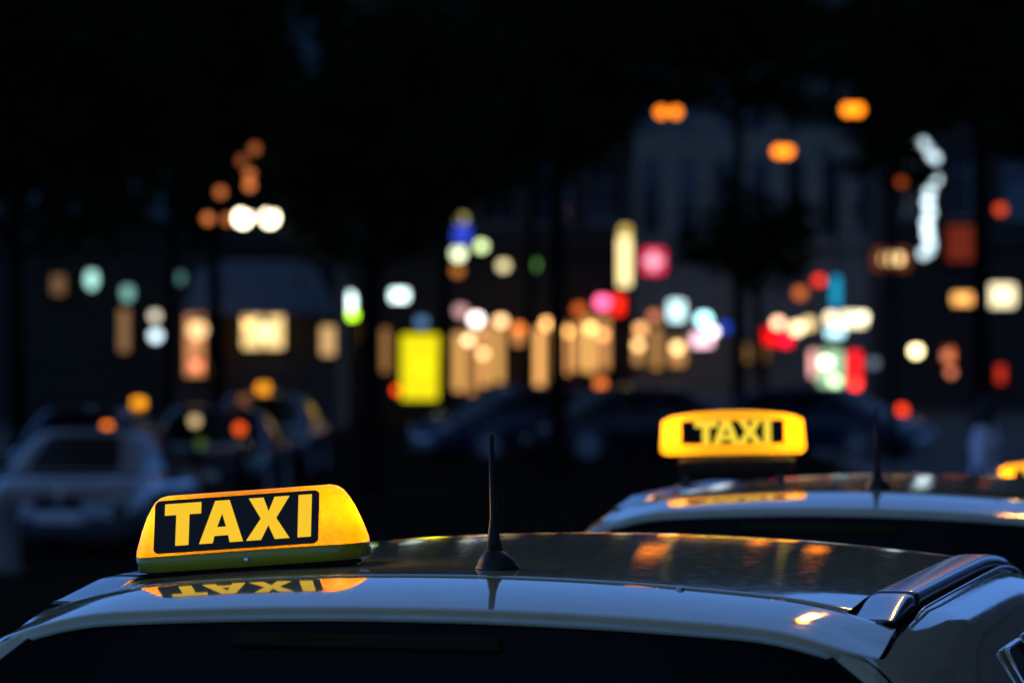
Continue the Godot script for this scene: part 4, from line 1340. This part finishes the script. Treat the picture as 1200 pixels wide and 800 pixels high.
	box_sign("shop_sign", "warm oblong sign left of the white one at the right edge", 1129, 350, 24, 13, d, 140, Color(1.0, 0.70, 0.36), 0.75)
	box_sign("shop_sign", "white sign at the right edge", 1174, 346, 33, 26, d, 140, Color(1.0, 0.93, 0.74), 1.25)
	wall_lamp("faint grey lamp left of the single warm white one", 1024, 425, 12, d, 140, Color(0.7, 0.8, 0.9), 0.06)
	for q in [["small cream lamp inside the third warm shop window from the light box", 549, 398, 10, 149.2, Color(1.0, 0.85, 0.62), 0.5], ["small warm lamp low in the wide warm shop window", 566, 414, 10, 149.2, Color(1.0, 0.76, 0.5), 0.45], ["gold lamp high in the shop window beside the dull orange lamp", 664, 388, 11, 149.2, Color(1.0, 0.72, 0.4), 0.6],
		["gold lamp in the last warm shop window before the signs", 692, 384, 11, 149.2, Color(1.0, 0.76, 0.45), 0.65], ["small gold lamp under the red orange sign", 707, 392, 10, 149.2, Color(1.0, 0.68, 0.4), 0.4], ["cream lamp below the white upright sign", 794, 407, 12, 170.5, Color(1.0, 0.82, 0.55), 0.6], ["small cream lamp under the peach one", 748, 404, 11, 170.5, Color(1.0, 0.78, 0.5), 0.5],
		["small white lamp on the pinkish white sign's right", 836, 388, 9, 166.5, Color(1.0, 0.95, 0.95), 0.5], ["bright lamp in the pale green middle of the big shop sign", 968, 424, 12, 166.5, Color(1.0, 1.0, 0.92), 0.7], ["round lamp below, in the big shop sign", 979, 446, 11, 166.5, Color(0.85, 1.0, 0.75), 0.5], ["round red lamp at the foot of the big shop sign", 1003, 450, 11, 166.5, Color(1.0, 0.2, 0.15), 0.6],
		["bright cream lamp in the awning shop's right window", 311, 388, 20, 118.6, Color(1.0, 0.9, 0.66), 0.8], ["warm lamp low in the awning shop's left window", 230, 428, 14, 119.2, Color(1.0, 0.55, 0.38), 0.4], ["small lamp in the bright window of the awning shop, left side", 291, 380, 12, 118.8, Color(1.0, 0.75, 0.45), 0.5],
		["dim peach lamp low on the right of the pinkish one", 1115, 436, 10, 138.6, Color(1.0, 0.55, 0.4), 0.15], ["small cream lamp at the right end of the cream oblong sign", 1012, 371, 10, 166.5, Color(1.0, 0.95, 0.8), 0.5]]:
		wall_lamp(q[0], q[1], q[2], q[3], q[4], [120.0, 140.0, 150.0, 172.0].filter(func(f): return f > q[4])[0], q[5], q[6])
	# tall vertical sign of white round lamps
	var vs := thing("vertical_sign", "tall white vertical sign of round lamps curving at its top", "lit sign", at(1088, 240, d), 0.0, "lit signs")
	var back := []
	for q in [[1073, 166, 0.5], [1082, 168, 0.4], [1089, 177, 0.45], [1096, 185, 0.5], [1083, 208, 0.5], [1097, 210, 0.5], [1090, 225, 0.5], [1088, 237, 0.65], [1090, 249, 0.6], [1087, 261, 0.7], [1088, 273, 0.75], [1090, 285, 0.6], [1083, 297, 0.45], [1089, 293, 0.35]]:
		var p := at(q[0], q[1], d) - vs.position
		back.append(p + Vector3(0, 0, -0.2))
		put(vs, "lamp_globe", ball(0.13), glow(Color(0.86, 0.96, 1.0), q[2] * gain(12, 12) * 1.2), Transform3D(Basis.IDENTITY, p))
	put(vs, "backing", tube_mesh(back, [0.07], 6), M.post)
	for k in [2, 7, 11]:
		put(vs, "bracket", box(Vector3(0.06, 0.06, 2.7), 0.01), M.post, Transform3D(Basis.IDENTITY, back[k] + Vector3(0, 0, -1.4)))
	# orange and red points low down: lamps of far traffic, stood in for by added globes on posts
	var d2 := 110.0
	for q in [["orange stand-in for a far car lamp, low above the middle of the road", 704, 450, 12, Color(1.0, 0.5, 0.2), 0.5], ["red orange stand-in for a car tail lamp, right of the second taxi sign", 1057, 481, 11, Color(1.0, 0.24, 0.05), 0.6]]:
		var m := thing("stand_in_lamp", q[0], "lamp", Vector3(px_x(q[1], d2), ground_y(d2), -d2), 0.0, "stand-in lamps on posts")
		var y := at(q[1], q[2], d2).y - m.position.y
		put(m, "post", lathe_mesh([[0.06, 0.0], [0.05, 0.1], [0.04, y - 0.1]], 10), M.post)
		put(m, "lamp_globe", ball(0.12), glow(q[4], q[5] * gain(q[3], q[3])), Transform3D(Basis.IDENTITY, Vector3(0, y, 0)))
	var d3 := 72.0  # added lamps that imitate reflections on the parked cars
	for q in [["amber stand-in lamp for a windscreen reflection, before the left parked cars", 125, 501, Color(1.0, 0.48, 0.06), 0.8], ["deep orange stand-in lamp for a windscreen reflection, right of the parked cars", 281, 502, Color(1.0, 0.36, 0.05), 0.5], ["cream stand-in lamp for a reflection among the left parked cars", 228, 493, Color(1.0, 0.85, 0.6), 0.3], ["faint green stand-in lamp for a reflection under the cream one", 235, 520, Color(0.6, 0.8, 0.3), 0.05], ["faint brown stand-in lamp for a reflection by the dark saloon", 285, 468, Color(1.0, 0.6, 0.35), 0.07]]:
		var m := thing("stand_in_lamp", q[0], "lamp", Vector3(px_x(q[1], d3), ground_y(d3), -d3), 0.0, "stand-in lamps on posts")
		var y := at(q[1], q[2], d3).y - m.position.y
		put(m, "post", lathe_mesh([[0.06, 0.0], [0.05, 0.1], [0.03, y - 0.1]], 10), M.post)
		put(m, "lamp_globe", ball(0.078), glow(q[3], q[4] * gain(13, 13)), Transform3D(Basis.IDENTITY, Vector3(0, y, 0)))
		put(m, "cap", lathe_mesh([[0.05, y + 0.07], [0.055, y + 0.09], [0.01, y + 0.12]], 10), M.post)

func build_small_things() -> void:
	make_person(Vector3(px_x(1155, 50), 0.0, -50.0), 1.2)
	var d := 52.0
	var b := thing("bollard", "pale round topped bollard at the lower left edge", "bollard", Vector3(px_x(6, d), 0, -d))
	put(b, "shaft", lathe_mesh([[0.17, 0.0], [0.17, 0.08], [0.14, 0.1], [0.13, 0.62], [0.15, 0.66], [0.14, 0.74], [0.08, 0.8], [0.02, 0.82]], 20), M.concrete)
